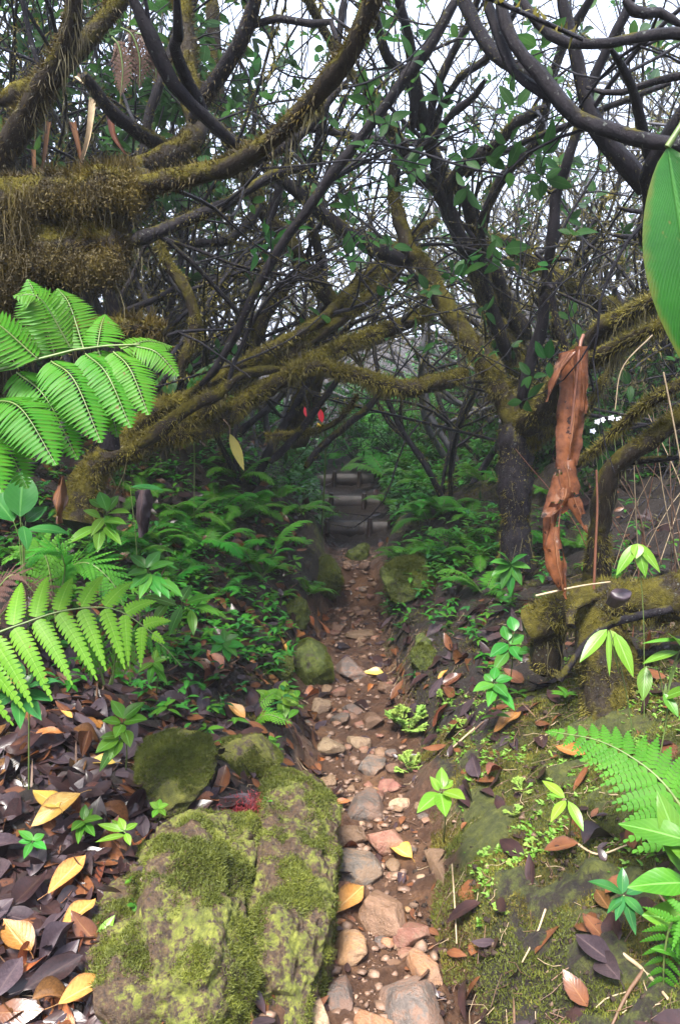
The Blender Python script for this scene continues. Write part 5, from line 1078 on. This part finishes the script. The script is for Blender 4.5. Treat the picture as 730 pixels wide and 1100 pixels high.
# long torn dead leaf hanging over the forked limb
t = thing('hanging_dead_leaf', 'long torn brown dead leaf draped over a limb of the forked tree', 'dead leaf', P(618, 372, 2.62))
def sheet(pl, pr, Ya, Yb, amp, n=26, m=9, holes=0, tw=0.):
    a = smooth([P(x, y, Ya+(Yb-Ya)*i/(len(pl)-1)) for i, (x, y) in enumerate(pl)], n); b = smooth([P(x, y, Ya+(Yb-Ya)*i/(len(pr)-1)+tw) for i, (x, y) in enumerate(pr)], n)
    s = np.linspace(0, 1, m); q = a[:, None]*(1-s)[None, :, None]+b[:, None]*s[None, :, None]
    ph = np.linspace(0, 1, n)[:, None]
    q[..., 1] += amp*np.sin(s[None]*6.0+ph*3)+amp*.5*np.sin(s[None]*13+ph*5)+amp*.6*fbm(q[..., 0]*14, q[..., 2]*9, 1, 3)
    q[..., 0] += .004*fbm(q[..., 2]*30, s[None]*4, 2, 3)
    ii = np.arange(n-1)[:, None]*m; jj = np.arange(m-1)[None]; F = np.stack([ii+jj, ii+jj+1, ii+m+jj+1, ii+m+jj], -1).reshape(-1, 4)
    if holes:
        keep = fbm(q[:-1, :-1, 0]*40+holes, q[:-1, :-1, 2]*28, 0, 2).ravel() < .62; F = F[keep]
    V = q.reshape(-1, 3); V2 = V+np.array([0, .0025, 0]); nv = len(V)
    uv = np.stack([np.repeat(ph, m, 1), np.repeat((s*2-1)[None], n, 0)], -1).reshape(-1, 2)
    mb = MB(); mb.add(V, F, uv); return mb
Yh = 2.6
for (pl, pr, Ya, Yb, amp, ho, tw) in [
    ([(600, 380), (602, 420), (597, 470), (595, 500)], [(628, 371), (630, 410), (628, 450), (620, 500)], Yh, Yh, .016, 0, .0),
    ([(618, 372), (618, 400), (622, 440)], [(631, 372), (631, 410), (630, 445)], Yh-.02, Yh-.01, .006, 0, .0),
    ([(602, 381), (592, 405), (586, 432)], [(620, 376), (604, 398), (587, 430)], Yh-.03, Yh-.05, .012, 0, .0),
    ([(596, 498), (592, 520), (585, 545), (581, 556)], [(617, 492), (623, 525), (612, 545), (603, 552)], Yh-.02, Yh-.03, .014, 5, .0),
    ([(598, 505), (602, 525), (612, 545), (629, 572)], [(619, 500), (624, 530), (628, 552), (631, 573)], Yh-.03, Yh-.05, .008, 9, .0),
    ([(586, 540), (584, 580), (587, 612)], [(602, 540), (594, 580), (590, 612)], Yh-.01, Yh-.0, .010, 0, .0),
    ([(592, 564), (586, 590), (590, 615), (606, 642)], [(600, 562), (606, 590), (609, 612), (607, 643)], Yh-.05, Yh-.06, .012, 13, .0)]:
    sheet(pl, pr, Ya, Yb, amp, holes=ho, tw=tw).build('blade', MT['hangleaf'], t)
mb = MB(); tube(mb, smooth([P(626, 360, Yh+.02), P(622, 374, Yh-.01), P(615, 440, Yh-.012), P(608, 500, Yh-.02), P(600, 560, Yh-.03), P(598, 610, Yh-.05)], 20), np.linspace(.006, .0015, 20), 6); mb.build('midrib', MT['redstem'], t)

# dead sheaths and straps hanging in the dark behind the old trunk
for k, (pts, w_, lab) in enumerate([([(100, 105), (94, 150), (80, 195)], 8, 'pale split strap leaf hanging in the dark hollow by the old trunk'), ([(78, 130), (85, 160), (90, 190)], 7, 'shorter brown strap leaning against the pale split strap'), ([(52, 130), (48, 165), (42, 205)], 6, 'grey strap hanging farthest into the dark hollow'), ([(82, 80), (100, 95), (115, 108)], 6, 'dry strap jutting above the dark hollow'), ([(118, 120), (122, 145), (135, 165)], 9, 'red-brown curled strap at the edge of the dark hollow'), ([(36, 160), (37, 185), (38, 210)], 5, 'thin grey strap beside the shaggy moss')]):
    Y = 2.75; p = smooth([P(x, y, Y) for x, y in pts], 10); wd = w_*Y/FPX/2
    mb = MB(); T = nrm(p[-1]-p[0]); sd = nrm(np.cross(T, (0, -1, .2))); pr = np.linspace(1, .25, 10)[:, None]
    V = np.concatenate([p-sd*wd*pr, p+np.array([0, .012, 0]), p+sd*wd*pr]); i = np.arange(9)
    mb.add(V, np.concatenate([np.stack([i, i+1, i+11, i+10], 1), np.stack([i+10, i+11, i+21, i+20], 1)]), np.concatenate([np.stack([np.linspace(0, 1, 10), np.full(10, v)], 1) for v in (-1, 0, 1)]))
    tag(mb.build('dry_strap_leaf', MT['straw' if k in (0, 3) else 'dl_brown'], None, True, p[0]), lab, 'dead leaf')
t = thing('dead_sheath', 'papery brown dead leaf hanging under the tree fern', 'dead leaf', P(66, 515, 2.2))
sheet([(66, 512), (55, 535), (62, 550), (62, 562)], [(70, 512), (72, 535), (66, 552), (67, 562)], 2.2, 2.18, .012).build('blade', MT['dl_brown'], t)
t = thing('dead_sheath', 'pale grey dead leaf sheath under the lowest mossy stem', 'dead leaf', P(155, 525, 3.1))
sheet([(146, 528), (144, 555), (150, 578)], [(160, 524), (162, 545), (157, 574)], 3.1, 3.05, .03).build('blade', MT['dl_mauve'], t)

# ---------------------------------------------------------------- stones in the path
def stone(label, px, py, w_, h_, mat, seed, rot=0., group=None, sub=4, sink=.3, boxy=.45, flat=.7, name='stone', cat='stone', mossc=0):
    p, d = Gt(px, py+h_*.28); s = d/FPX; a, b = w_*s/2*1.02, h_*s/2*1.12
    V, F = rock_geo(sub, (1, 1, 1), seed, .26, 0, boxy)
    V = V/np.abs(V).max(0)*np.array([a, b*1.08, min(a, b)*flat]); V = V @ np.array(Matrix.Rotation(rot, 3, 'Z')).T
    nn = gnormal(p[0], p[1]); V = V+np.array([0, 0, 1.])*V[:, 2].max()*(1-2*sink)
    mb = MB(); mb.add(V+p, F); o = mb.build(name, MT[mat], None, True, p); return tag(o, label, cat, group)
RK = [(415, 968, 62, 70, 'rk_brown', .2, 'large smooth brown boulder in the middle of the gully'), (383, 927, 62, 40, 'rk_grey', -.3, 'flat grey-brown stone behind the smooth brown boulder'), (413, 897, 38, 36, 'rk_red', .4, 'reddish wet stone above the spotted yellow leaf'),
      (372, 899, 46, 26, 'rk_brown', 0, 'thin brown slab left of the reddish stone'), (374, 1015, 40, 38, 'rk_orange', .2, 'orange-brown rounded stone below the long yellow leaf'), (409, 1009, 16, 16, 'rk_grey', 0, 'small round grey stone below the smooth brown boulder'),
      (423, 1006, 15, 26, 'rk_orange', .1, 'small upright orange stone below the brown boulder'), (366, 956, 26, 24, 'rk_orange', .5, 'orange stone half under the long yellow leaf'), (338, 1082, 38, 76, 'rk_tan', .15, 'long pale orange stone at the bottom of the gully'),
      (366, 1062, 30, 56, 'rk_grey', -.1, 'grey upright slab beside the long pale stone'), (440, 1066, 66, 74, 'rk_grey', .3, 'broad grey-green stone half sunk in the mud'), (402, 1096, 46, 26, 'rk_orange', 0, 'orange stone at the very bottom of the gully'),
      (441, 1000, 42, 34, 'rk_red', -.4, 'cracked red-brown slab against the clay wall'), (345, 1008, 18, 60, 'rk_grey', .1, 'narrow stone wedged against the second mossy slab'), (343, 757, 26, 18, 'rk_tan', 0, 'pale tan stone at the left of the narrow path'), (366, 770, 22, 15, 'rk_grey', .2, 'small grey stone next to the pale tan one'),
      (380, 757, 20, 24, 'rk_grey', .5, 'dark grey stone in the middle of the upper path'), (401, 768, 24, 26, 'rk_brown', .1, 'brown stone at the right of the upper path'), (356, 801, 34, 22, 'rk_tan', -.3, 'angular tan stone above the mossy grey stone'), (386, 794, 24, 24, 'rk_tan', .3, 'tan stone in the middle above the mossy grey stone'),
      (393, 856, 52, 50, 'rk_grey', .2, 'large dark grey stone with a mossy cap in the path'), (399, 819, 28, 30, 'rk_grey', -.2, 'pale lichen-grey stone above the dark mossy-capped one'), (431, 862, 28, 16, 'rk_tan', .3, 'flat pale stone right of the mossy-capped stone'), (416, 843, 22, 18, 'rk_red', .1, 'red stone between the grey and the pale flat stone'),
      (376, 712, 30, 42, 'rk_grey', .3, 'tilted grey wedge stone standing in the upper path'), (386, 680, 34, 16, 'rk_brown', .1, 'brown stone lying across the path below the earth step'), (414, 736, 20, 20, 'rk_brown', .3, 'brown cobble beside the round orange leaf'), (362, 742, 18, 14, 'rk_red', .3, 'small reddish stone near the tan stone'), (470, 915, 26, 66, 'rk_brown', .1, 'clay-coated stone set upright in the right gully wall'), (350, 838, 22, 14, 'rk_brown', .2, 'brown slab at the corner of the second mossy slab'),
      (352, 868, 24, 20, 'rk_red', .5, 'reddish slab by the second mossy slab'), (455, 1030, 30, 50, 'rk_orange', .2, 'orange clay lump under the clay wall')]
for k, (px, py, w_, h_, mt, rot, lab) in enumerate(RK): stone(lab, px, py, w_, h_, mt, 1.7*k+.3, rot, None, 4, .38, .55)
for k in range(130):
    y = 1.35+3.75*R.random()**.95; x = float(path_x(y))+R.uniform(-1, 1)*float(path_w(y))*1.1; d = y*1.08; s = R.uniform(7, 17) if y < 2.9 else R.uniform(6, 8+10*R.random())
    v = np.array([x, y, hz(x, y)])-CAM; dd = v@FWD; px = W/2+v[0]/dd*FPX; py = H/2-(v@UP)/dd*FPX
    stone('small wet stone bedded in the mud of the gully', px, py, s, s*R.uniform(.6, 1), R.choice(('rk_brown', 'rk_brown', 'rk_grey', 'rk_orange', 'rk_tan', 'rk_red') if y < 2.9 else ('rk_brown', 'rk_brown', 'rk_brown', 'rk_grey', 'rk_red')), k*.77+50, R.random()*3, 'small stones of the path', 3, .25 if y < 2.9 else .40)

# ---------------------------------------------------------------- fallen leaves
LG = []
for q in range(7):
    LG.append(leaf_geo(1, R.uniform(.40, .62), R.uniform(-.1, .3), R.uniform(-.15, .3), 11, R.uniform(.75, 1.15), 1.3, R.uniform(.0, .06), R.uniform(-.5, .5), R.uniform(-.1, .35)))
CURL = [leaf_geo(1, .5, .9, .25, 11, .9, 1.3, .05, .5, .3), leaf_geo(1, .45, 1.4, -.25, 11, 1, 1.3, .05, -.6, .2), leaf_geo(1, .55, .6, .6, 11, .85, 1.3, .08, .2, .5)]
def leaf_mesh(g, mat):
    mb = MB(); V, F, U = g; V = V-V.mean(0); mb.add(V, F, U); st = smooth([V[2], V[2]+np.array([-.12, .02, .01]), V[2]+np.array([-.2, .05, .0])], 4); tube(mb, st, .010, 4)
    return mb
_LM = {}
def fallen(px, py, lpx, ang, mat, label, group=None, g=None, tilt=.25, lift=.004, rise=0.):
    """ang: degrees in the picture, tip direction"""
    p, d = Gt(px, py); L = lpx*d/FPX; n = gnormal(p[0], p[1], .08)
    a = math.radians(ang); dirp = nrm(np.array([math.cos(a), math.sin(a)*1.35, 0])); dirp = nrm(dirp-n*np.dot(dirp, n)+n*rise)
    n2 = nrm(n+rv()*tilt); n2 = nrm(n2-dirp*np.dot(n2, dirp)); key = (g, mat)
    if key not in _LM:
        o = leaf_mesh((LG+CURL)[g], MT[mat]).build('fallen_leaf', MT[mat]); _LM[key] = o.data; bpy.data.objects.remove(o)
    o = bpy.data.objects.new('fallen_leaf', _LM[key]); COL.objects.link(o)
    B = basis(dirp, n2); M = Matrix(((*B[:, 0], 0), (*B[:, 1], 0), (*B[:, 2], 0), (0, 0, 0, 1))); 
    up = L*.05+lift
    o.matrix_world = Matrix.Translation(Vector(p+n*up)) @ Matrix([[B[c][r] for c in range(3)]+[0] for r in range(3)]+[[0, 0, 0, 1]]) @ Matrix.Diagonal((L, L, L, 1))
    return tag(o, label, 'fallen leaf', group)
HL = [(52, 872, 56, 150, 'dl_yellow', 0, 'bright yellow fallen leaf lying on an ochre one in the litter'), (62, 884, 64, 215, 'dl_ochre', 1, 'ochre fallen leaf beneath the bright yellow one'), (73, 958, 68, 62, 'dl_ochre', 2, 'golden spotted fallen leaf pointing up in the litter'), (86, 1000, 58, 58, 'dl_ochre', 3, 'dull orange leaf next to the pale five-leaved seedling'),
      (18, 1027, 62, 150, 'dl_rust', 4, 'broad tan leaf with pale midrib at the left bottom'), (107, 833, 34, 190, 'dl_yellow', 5, 'rounded yellow leaf under the upright rounded-leaf sprig'), (372, 976, 64, 48, 'dl_ochre', 2, 'long golden leaf lying against the smooth brown boulder'), (431, 921, 40, 130, 'dl_yellow', 5, 'round yellow leaf with black spots on the path stones'),
      (402, 727, 22, 170, 'dl_yellow', 4, 'round orange-yellow leaf on the upper path'), (547, 781, 40, 20, 'dl_rust', 3, 'rust-red leaf on the mossy right slope'), (614, 815, 44, -50, 'dl_rust', 2, 'rust-brown leaf under the tip of the pale fern'), (643, 1030, 62, 125, 'dl_mauve', 2, 'long grey-mauve leaf beside the small dark rosette'),
      (661, 1005, 42, 80, 'dl_dark', 4, 'blackish rounded leaf lying on the grey-mauve leaf'), (655, 1050, 58, 110, 'dl_mauve', 1, 'lower grey-mauve leaf with worn tip'), (650, 975, 34, 100, 'dl_brown', 3, 'brown leaf above the blackish rounded leaf'), (92, 1082, 76, 40, 'dl_ochre', 1, 'faded ochre leaf at the bottom edge beside the mossy slab'), (52, 800, 34, 10, 'dl_rust', 4, 'orange-brown leaf under the glossy dark rosette'),
      (88, 812, 40, 105, 'dl_brown', 8, 'curled brown leaf standing in the litter'), (70, 783, 24, -30, 'dl_ochre', 2, 'thin ochre leaf beside the glossy dark rosette'), (300, 694, 26, 155, 'dl_ochre', 2, 'yellow leaf on the litter beside the dark mossy hump'), (338, 661, 16, 130, 'dl_rust', 0, 'orange leaf at the top of the cluster beside the path'), (346, 668, 16, 40, 'dl_rust', 4, 'orange leaf on the right of the cluster beside the path'),
      (330, 674, 18, 170, 'dl_rust', 3, 'orange leaf on the left of the cluster beside the path'), (345, 680, 26, -20, 'dl_rust', 2, 'orange leaf lowest in the cluster beside the path'), (228, 714, 30, 150, 'dl_rust', 4, 'pale orange leaf on the litter under the seedling'), (215, 720, 36, 160, 'dl_brown', 3, 'brown leaf beside the pale orange one on the litter'), (478, 771, 34, 10, 'dl_brown', 4, 'brown leaf beside the feathery lime clubmoss'),
      (436, 780, 30, 70, 'dl_dark', 9, 'curled black leaf standing in the clubmoss'), (512, 827, 34, 80, 'dl_mauve', 4, 'mauve-brown folded leaf on the mossy slope'), (506, 857, 40, 70, 'dl_dark', 8, 'dark twisted leaf hanging under the mauve-brown one'), (535, 832, 22, 20, 'dl_brown', 9, 'red-brown scrap beside the mauve-brown leaf'), (645, 905, 40, 20, 'dl_dark', 9, 'crumpled purple leaf beside the pale seedling'), (478, 730, 16, 20, 'dl_ochre', 4, 'small yellow leaf on the dark right bank'), (258, 868, 44, 5, 'dl_mauve', 3, 'grey-purple leaf between the two mossy slabs'),
      (223, 845, 46, 85, 'dl_mauve', 8, 'curled purple leaf above the big mossy slab'), (222, 868, 32, 30, 'dl_rust', 5, 'orange-brown leaf tucked above the mossy slab'), (252, 768, 26, 160, 'dl_ochre', 4, 'pale yellow leaf behind the small yellow-green fern'), (272, 800, 26, 110, 'dl_rust', 8, 'rust leaf hanging at the foot of the small fern'), (320, 706, 22, 60, 'dl_dark', 5, 'purple-black leaf against the dark mossy hump'), (395, 746, 0, 0, '', 0, ''), (365, 868, 24, 20, 'dl_rust', 2, 'orange leaf scrap beside the second mossy slab'),
      (358, 1035, 0, 0, '', 0, ''), (5, 925, 62, 30, 'dl_mauve', 1, 'large grey-blue leaf at the left edge of the litter'), (30, 975, 60, 70, 'dl_dark', 4, 'broad dark purple leaf left of the golden spotted leaf'), (60, 1030, 60, 60, 'dl_mauve', 8, 'curled purple leaf between the tan and the orange leaf'), (5, 1070, 60, 80, 'dl_mauve', 3, 'smooth grey leaf in the bottom left corner'), (58, 1062, 76, 35, 'dl_dark', 2, 'long dark leaf at the bottom below the tan leaf'), (60, 1090, 50, 20, 'dl_brown', 9, 'brown curled leaf at the bottom edge')]
for (px, py, l, a, mt, g, lab) in HL:
    if l: fallen(px, py, l*(.86 if px < 140 else 1), a, mt, lab, None, g, .12, .045 if px < 140 and py > 760 else .018)
def inpoly(x, y, P_):
    c = False; j = len(P_)-1
    for i in range(len(P_)):
        if (P_[i][1] > y) != (P_[j][1] > y) and x < (P_[j][0]-P_[i][0])*(y-P_[i][1])/(P_[j][1]-P_[i][1]+1e-9)+P_[i][0]: c = not c
        j = i
    return c
ZN = [([(-20, 790), (60, 770), (150, 730), (230, 700), (235, 745), (165, 800), (150, 850), (165, 890), (135, 960), (135, 1040), (120, 1110), (-20, 1110)], 138, (32, 58), ['dl_dark']*6+['dl_mauve']*3+['dl_brown']*4+['dl_rust'], 'dark wet dead leaf in the litter left of the mossy slabs', 'dead leaves left of the slabs'),
      ([(195, 690), (240, 640), (300, 620), (330, 640), (325, 720), (270, 740), (215, 740)], 32, (18, 32), ['dl_dark']*4+['dl_brown']*3+['dl_mauve']+['dl_rust'], 'small dead leaf on the sloping bank above the gully', 'dead leaves on the sloping bank'),
      ([(420, 640), (480, 610), (545, 640), (540, 770), (500, 770), (425, 740)], 36, (16, 30), ['dl_dark']*6+['dl_brown']*2+['dl_mauve'], 'dark dead leaf on the shaded right bank', 'dead leaves on the right bank'),
      ([(480, 760), (560, 720), (600, 800), (560, 900), (500, 860)], 18, (12, 26), ['dl_dark']*4+['dl_brown']*2+['dl_mauve'], 'small dead leaf on the bare earth above the mossy slope', 'dead leaves above the mossy slope'),
      ([(330, 660), (410, 650), (430, 760), (440, 880), (470, 1000), (480, 1100), (335, 1100), (345, 900), (320, 760)], 30, (12, 26), ['dl_brown']*3+['dl_rust']*2+['dl_dark']*2+['dl_mauve'], 'scrap of dead leaf between the stones of the gully', 'dead leaf scraps in the gully')]
for (poly, n, sz, mats, lab, grp) in ZN:
    xs = [a for a, b in poly]; ys = [b for a, b in poly]; k = 0
    while k < n:
        x, y = R.uniform(min(xs), max(xs)), R.uniform(min(ys), max(ys))
        if not inpoly(x, y, poly): continue
        fallen(x, y, R.uniform(*sz), R.random()*360, R.choice(mats), lab, grp, R.choice((0, 1, 2, 3, 4, 5, 6, 6, 7, 8, 9)), .55, R.uniform(.0, .012), R.uniform(-.12, .18)); k += 1
# the rotting litter under and between them
mb = MB()
mats = [MT['dl_dark'], MT['dl_mauve'], MT['dl_brown'], MT['twig']]
for _ in range(6800):
    y = 1.2+6.5*R.random()**1.3; sgn = R.choice((-1, -1, 1)); d = R.random()*1.5
    if sgn > 0 and y < 2.6 and R.random() > .4: continue
    x = float(path_x(y))+sgn*(float(path_w(y))+d-.05)
    if noise3(np.array([x*1.7]), np.array([y*1.7]), np.array([9.]))[0] < -.35: continue
    n = gnormal(x, y, .06); L = R.uniform(.03, .11); dd = rot_rand(n, math.pi/2-R.uniform(-.2, .4)); mi = R.choice((0, 0, 0, 0, 1, 2, 2, 3))
    g = quick_leaf(L, L*(R.uniform(.3, .6) if mi < 3 else .06), R.uniform(-.3, .5), R.uniform(-.4, .5)); put(mb, g, np.array([x, y, hz(x, y)+R.uniform(.0, .018)]), dd, n+rv()*.5, 1, mi)
for _ in range(520):
    y = 1.3+4.2*R.random(); x = float(path_x(y))+R.uniform(-1.1, 1.1)*float(path_w(y)); n = gnormal(x, y, .06); L = R.uniform(.012, .05); put(mb, quick_leaf(L, L*R.uniform(.3, .6), R.uniform(-.3, .4), R.uniform(-.3, .4)), np.array([x, y, hz(x, y)+.004]), rot_rand(n, math.pi/2), n+rv()*.35, 1, R.choice((0, 0, 1, 2, 2, 3)))
for _ in range(1300):
    x, y = R.uniform(-1.25, -.42), R.uniform(1.25, 2.9); n = gnormal(x, y, .06); dd = rot_rand(n, math.pi/2-R.uniform(-.15, .25)); L = R.uniform(.05, .12)
    put(mb, leaf_geo(L, L*R.uniform(.38, .6), R.uniform(-.2, .4), R.uniform(-.3, .4), 7, R.uniform(.8, 1.1), 1.3, .04, R.uniform(-.6, .6)), np.array([x, y, hz(x, y)+R.uniform(0, .02)]), dd, n+rv()*.3, 1, R.choice((0, 0, 0, 0, 1, 1, 2)))
o = mb.build('leaf_litter', mats); o['kind'] = 'stuff'

# ---------------------------------------------------------------- low cover: tiny herbs, moss pile, grasses
mb = MB(); cols = [MT['herb'], MT['herb_cool'], MT['fern_mid'], MT['herb_dark']]
n = 0
while n < 9000:
    y = 2.6+7.5*R.random()**1.15; d = R.random()**1.3*2.6; sgn = R.choice((-1, 1)); x = float(path_x(y))+sgn*(float(path_w(y))+.06+d)
    v = noise3(np.array([x*1.4]), np.array([y*1.4]), np.array([3.]))[0]; thin = 1 if y > 4.3 else .38
    if sgn > 0 and y < 4.1: thin = .12
    if y < 3.4 and d < .8: thin *= .4
    if y > 6.9 and abs(x-float(path_x(y))) < .6: thin = 1
    if R.random() > thin*(.55+v): continue
    p = np.array([x, y, hz(x, y)]); hgt = R.uniform(.02, .16)*(1.5 if y > 5 else 1); q = p+np.array([R.gauss(0, .02), R.gauss(0, .02), hgt]); mi = R.choice((0, 0, 1, 1, 2, 2, 3) if y < 6 else (0, 1, 1, 2, 2))
    a0 = R.random()*6.28
    for k in range(R.randint(4, 7)):
        an = a0+k*2.4; L = R.uniform(.025, .065)*(1.15 if y > 5 else 1); dd = nrm((math.cos(an), math.sin(an), R.uniform(-.2, .7))); put(mb, quick_leaf(L, L*R.uniform(.3, .5), .3, .3), q-np.array([0, 0, R.random()*hgt*.5]), dd, nrm(np.array([0, 0, 1])-dd*.3+rv()*.2), 1, mi)
    n += 1
o = mb.build('undergrowth', cols); o['kind'] = 'stuff'
# short moss pile over the right slope and the gully rims
mb = MB(); N_ = 360000
yy = 1.25+np.where(NR.random(N_) < .6, 1.7*NR.random(N_), 4.2*NR.random(N_)); sg = np.where(NR.random(N_) < .68, 1, -1); dd = NR.random(N_)**1.1*1.1
xx = path_x(yy)+sg*(path_w(yy)+.02+dd); cov = fbm(xx*3.2, yy*3.2, 5, 4)+.35*fbm(xx*14, yy*14, 2, 2)
k = cov > np.where((sg > 0), -.65, .2)+np.where((dd < .18) & (yy < 2.7), .10, 0); xx, yy = xx[k], yy[k]; n = len(xx)
q = np.stack([xx, yy, height(xx, yy)+.002], 1); dr = NR.normal(size=(n, 3))*.55+np.array([0, 0, 1]); dr /= np.linalg.norm(dr, axis=1)[:, None]
old = fbm(xx*6, yy*6, 15, 3)+NR.normal(size=n)*.3 > .12; ll = NR.uniform(.003, .012, n)*(1+.8*np.clip(fbm(xx*9, yy*9, 1, 2), 0, 1))
blades(mb, q[~old], dr[~old], ll[~old], .0012); mb2 = MB(); blades(mb2, q[old], dr[old], ll[old], .0012); merge(mb, mb2, 1); o = mb.build('moss_carpet', [MT['moss_green'], MT['moss_old']]); o['kind'] = 'stuff'
# crumbs of soil and loose root fibres over the bare banks
mb = MB(); V0, F0 = ico(1)
for _ in range(7000):
    y = 1.25+3.4*R.random()**1.3; sgn = R.choice((1, 1, -1)); x = float(path_x(y))+sgn*(float(path_w(y))+R.random()**1.2*1.0-.03); s = .0015+.006*R.random()**2.5
    mb.add(V0*(1+.55*NR.normal(size=(len(V0), 1)))*np.array([s*R.uniform(.8, 1.6), s*R.uniform(.8, 1.5), s])+np.array([x, y, hz(x, y)+s*.3]), F0, None, R.choice((0, 0, 0, 1)))
for _ in range(1500):
    y = 1.25+3.0*R.random()**1.3; sgn = R.choice((1, 1, -1)); x = float(path_x(y))+sgn*(float(path_w(y))+R.random()*1.0-.05); a = R.random()*6.28; L = R.uniform(.02, .09)
    q = [(x+math.cos(a)*L*k/3+R.gauss(0, .004), y+math.sin(a)*L*k/3+R.gauss(0, .004)) for k in range(4)]; tube(mb, [(u_, v_, hz(u_, v_)+.004+.006*R.random()) for u_, v_ in q], R.uniform(.0006, .0016), 3, m=R.choice((2, 2, 3)), cap=False)
o = mb.build('soil_crumbs', [MT['soilcrumb'], MT['clayclod'], MT['twig'], MT['straw']], None, False); o['kind'] = 'stuff'
# tiny sprouts in the moss of the right slope
mb = MB(); n = 0
while n < 1000:
    y = 1.35+2.0*R.random(); x = float(path_x(y))+float(path_w(y))+.12+R.random()*.75
    if fbm(np.array([x*4]), np.array([y*4]), np.array([8.]), 2)[0] < .05: continue
    p = np.array([x, y, hz(x, y)+.004])
    for k in range(R.randint(3, 6)):
        an = R.random()*6.28; L = R.uniform(.008, .02); e = nrm((math.cos(an), math.sin(an), R.uniform(.1, .8))); put(mb, quick_leaf(L, L*.5, .2, .2), p, e, (0, 0, 1), 1, R.choice((0, 1)))
    n += 1
o = mb.build('sprout_carpet', [MT['herb_lime'], MT['lichen']]); o['kind'] = 'stuff'
# dry stems and grasses in the tangle at the right
for k in range(26):
    px = R.uniform(650, 745); py = R.uniform(590, 640); Y = R.uniform(2.9, 3.6); b = P(px, py, Y); b[2] = hz(b[0], b[1])
    L = R.uniform(.35, 1.0); lean = np.array([R.uniform(-.5, .5), R.uniform(-.2, .2), 1]); e = b+nrm(lean)*L; m_ = (b+e)/2+rv()*.06; e = e+np.array([lean[0]*.25, 0, -.12*abs(lean[0])])
    mb = MB(); tube(mb, smooth([b-np.array([0, 0, .03]), m_, e], 10), np.linspace(.0032, .0012, 10)*R.uniform(.6, 1.3), 5)
    tag(mb.build('dry_stalk', MT[R.choice(('straw', 'twig', 'redstem', 'twig'))], None, True, b), 'thin dry stem in the tangle behind the mossy log', 'stalk', 'dry stems behind the log')
for (pts, Y, r, mt, lab) in [([(637, 640), (639, 590), (641, 545), (640, 505)], 2.62, 1.5, 'redstem', 'straight red-brown stem rising behind the mossy log'), ([(575, 640), (620, 630), (655, 625)], 2.55, 1.2, 'straw', 'pale dry twig lying along the top of the mossy log'), ([(700, 360), (668, 395), (660, 440)], 2.6, .8, 'straw', 'pale grass stalk crossing the fork at the right'), ([(712, 400), (722, 450), (735, 520)], 2.5, .9, 'straw', 'bent straw-coloured blade beside the huge green leaf'), ([(520, 778), (500, 795), (482, 812)], 0, 1.3, 'straw', 'pale dry twig on the slope beside the clubmoss'), ([(612, 908), (640, 925), (672, 915)], 0, 1.3, 'straw', 'dry stalk lying below the pale seedling'), ([(690, 1050), (672, 1075), (655, 1110)], 0, 2.2, 'twig', 'brown twig in the bottom right corner'), ([(660, 1030), (690, 1050), (716, 1082)], 0, 2.4, 'straw', 'pale broken stick below the grey-mauve leaves'), ([(485, 935), (488, 980), (490, 1020)], 0, 1.0, 'straw', 'thin dry root hanging down the clay wall'), ([(585, 985), (575, 1010), (560, 1040)], 0, 1.2, 'straw', 'dry grass stalk on the lower mossy slope'), ([(105, 740), (103, 770), (97, 805)], 0, 1.2, 'twig', 'thin brown stalk above the rounded yellow leaf')]:
    q = [P(x, y, Y) for x, y in pts] if Y else [Gt(x, y)[0]+np.array([0, 0, .012]) for x, y in pts]
    d = (q[1]-CAM)@FWD; mb = MB(); tube(mb, smooth(q, 12), r*d/FPX*np.linspace(1.1, .7, 12), 6, .1); tag(mb.build('twig', MT[mt], None, True, q[0]), lab, 'twig')
# red roots between the slabs
p, d = Gt(272, 888); mb = MB(); n = 1100; q = p+np.stack([NR.normal(size=n)*.04, NR.normal(size=n)*.032, NR.uniform(.02, .085, n)], 1); dr = NR.normal(size=(n, 3)); dr[:, 2] -= .1; dr /= np.linalg.norm(dr, axis=1)[:, None]
blades(mb, q, dr, NR.uniform(.01, .03, n), .0012); tag(mb.build('red_moss_tuft', MT['redmoss'], None, True, p), 'tuft of wine-red rootlets between the two mossy slabs', 'roots')
haze(max((o.matrix_world @ Vector(c)).z for o in bpy.data.objects if o.type == 'MESH' for c in (o.bound_box[1], o.bound_box[6])) + 1.5 if False else 9.0)
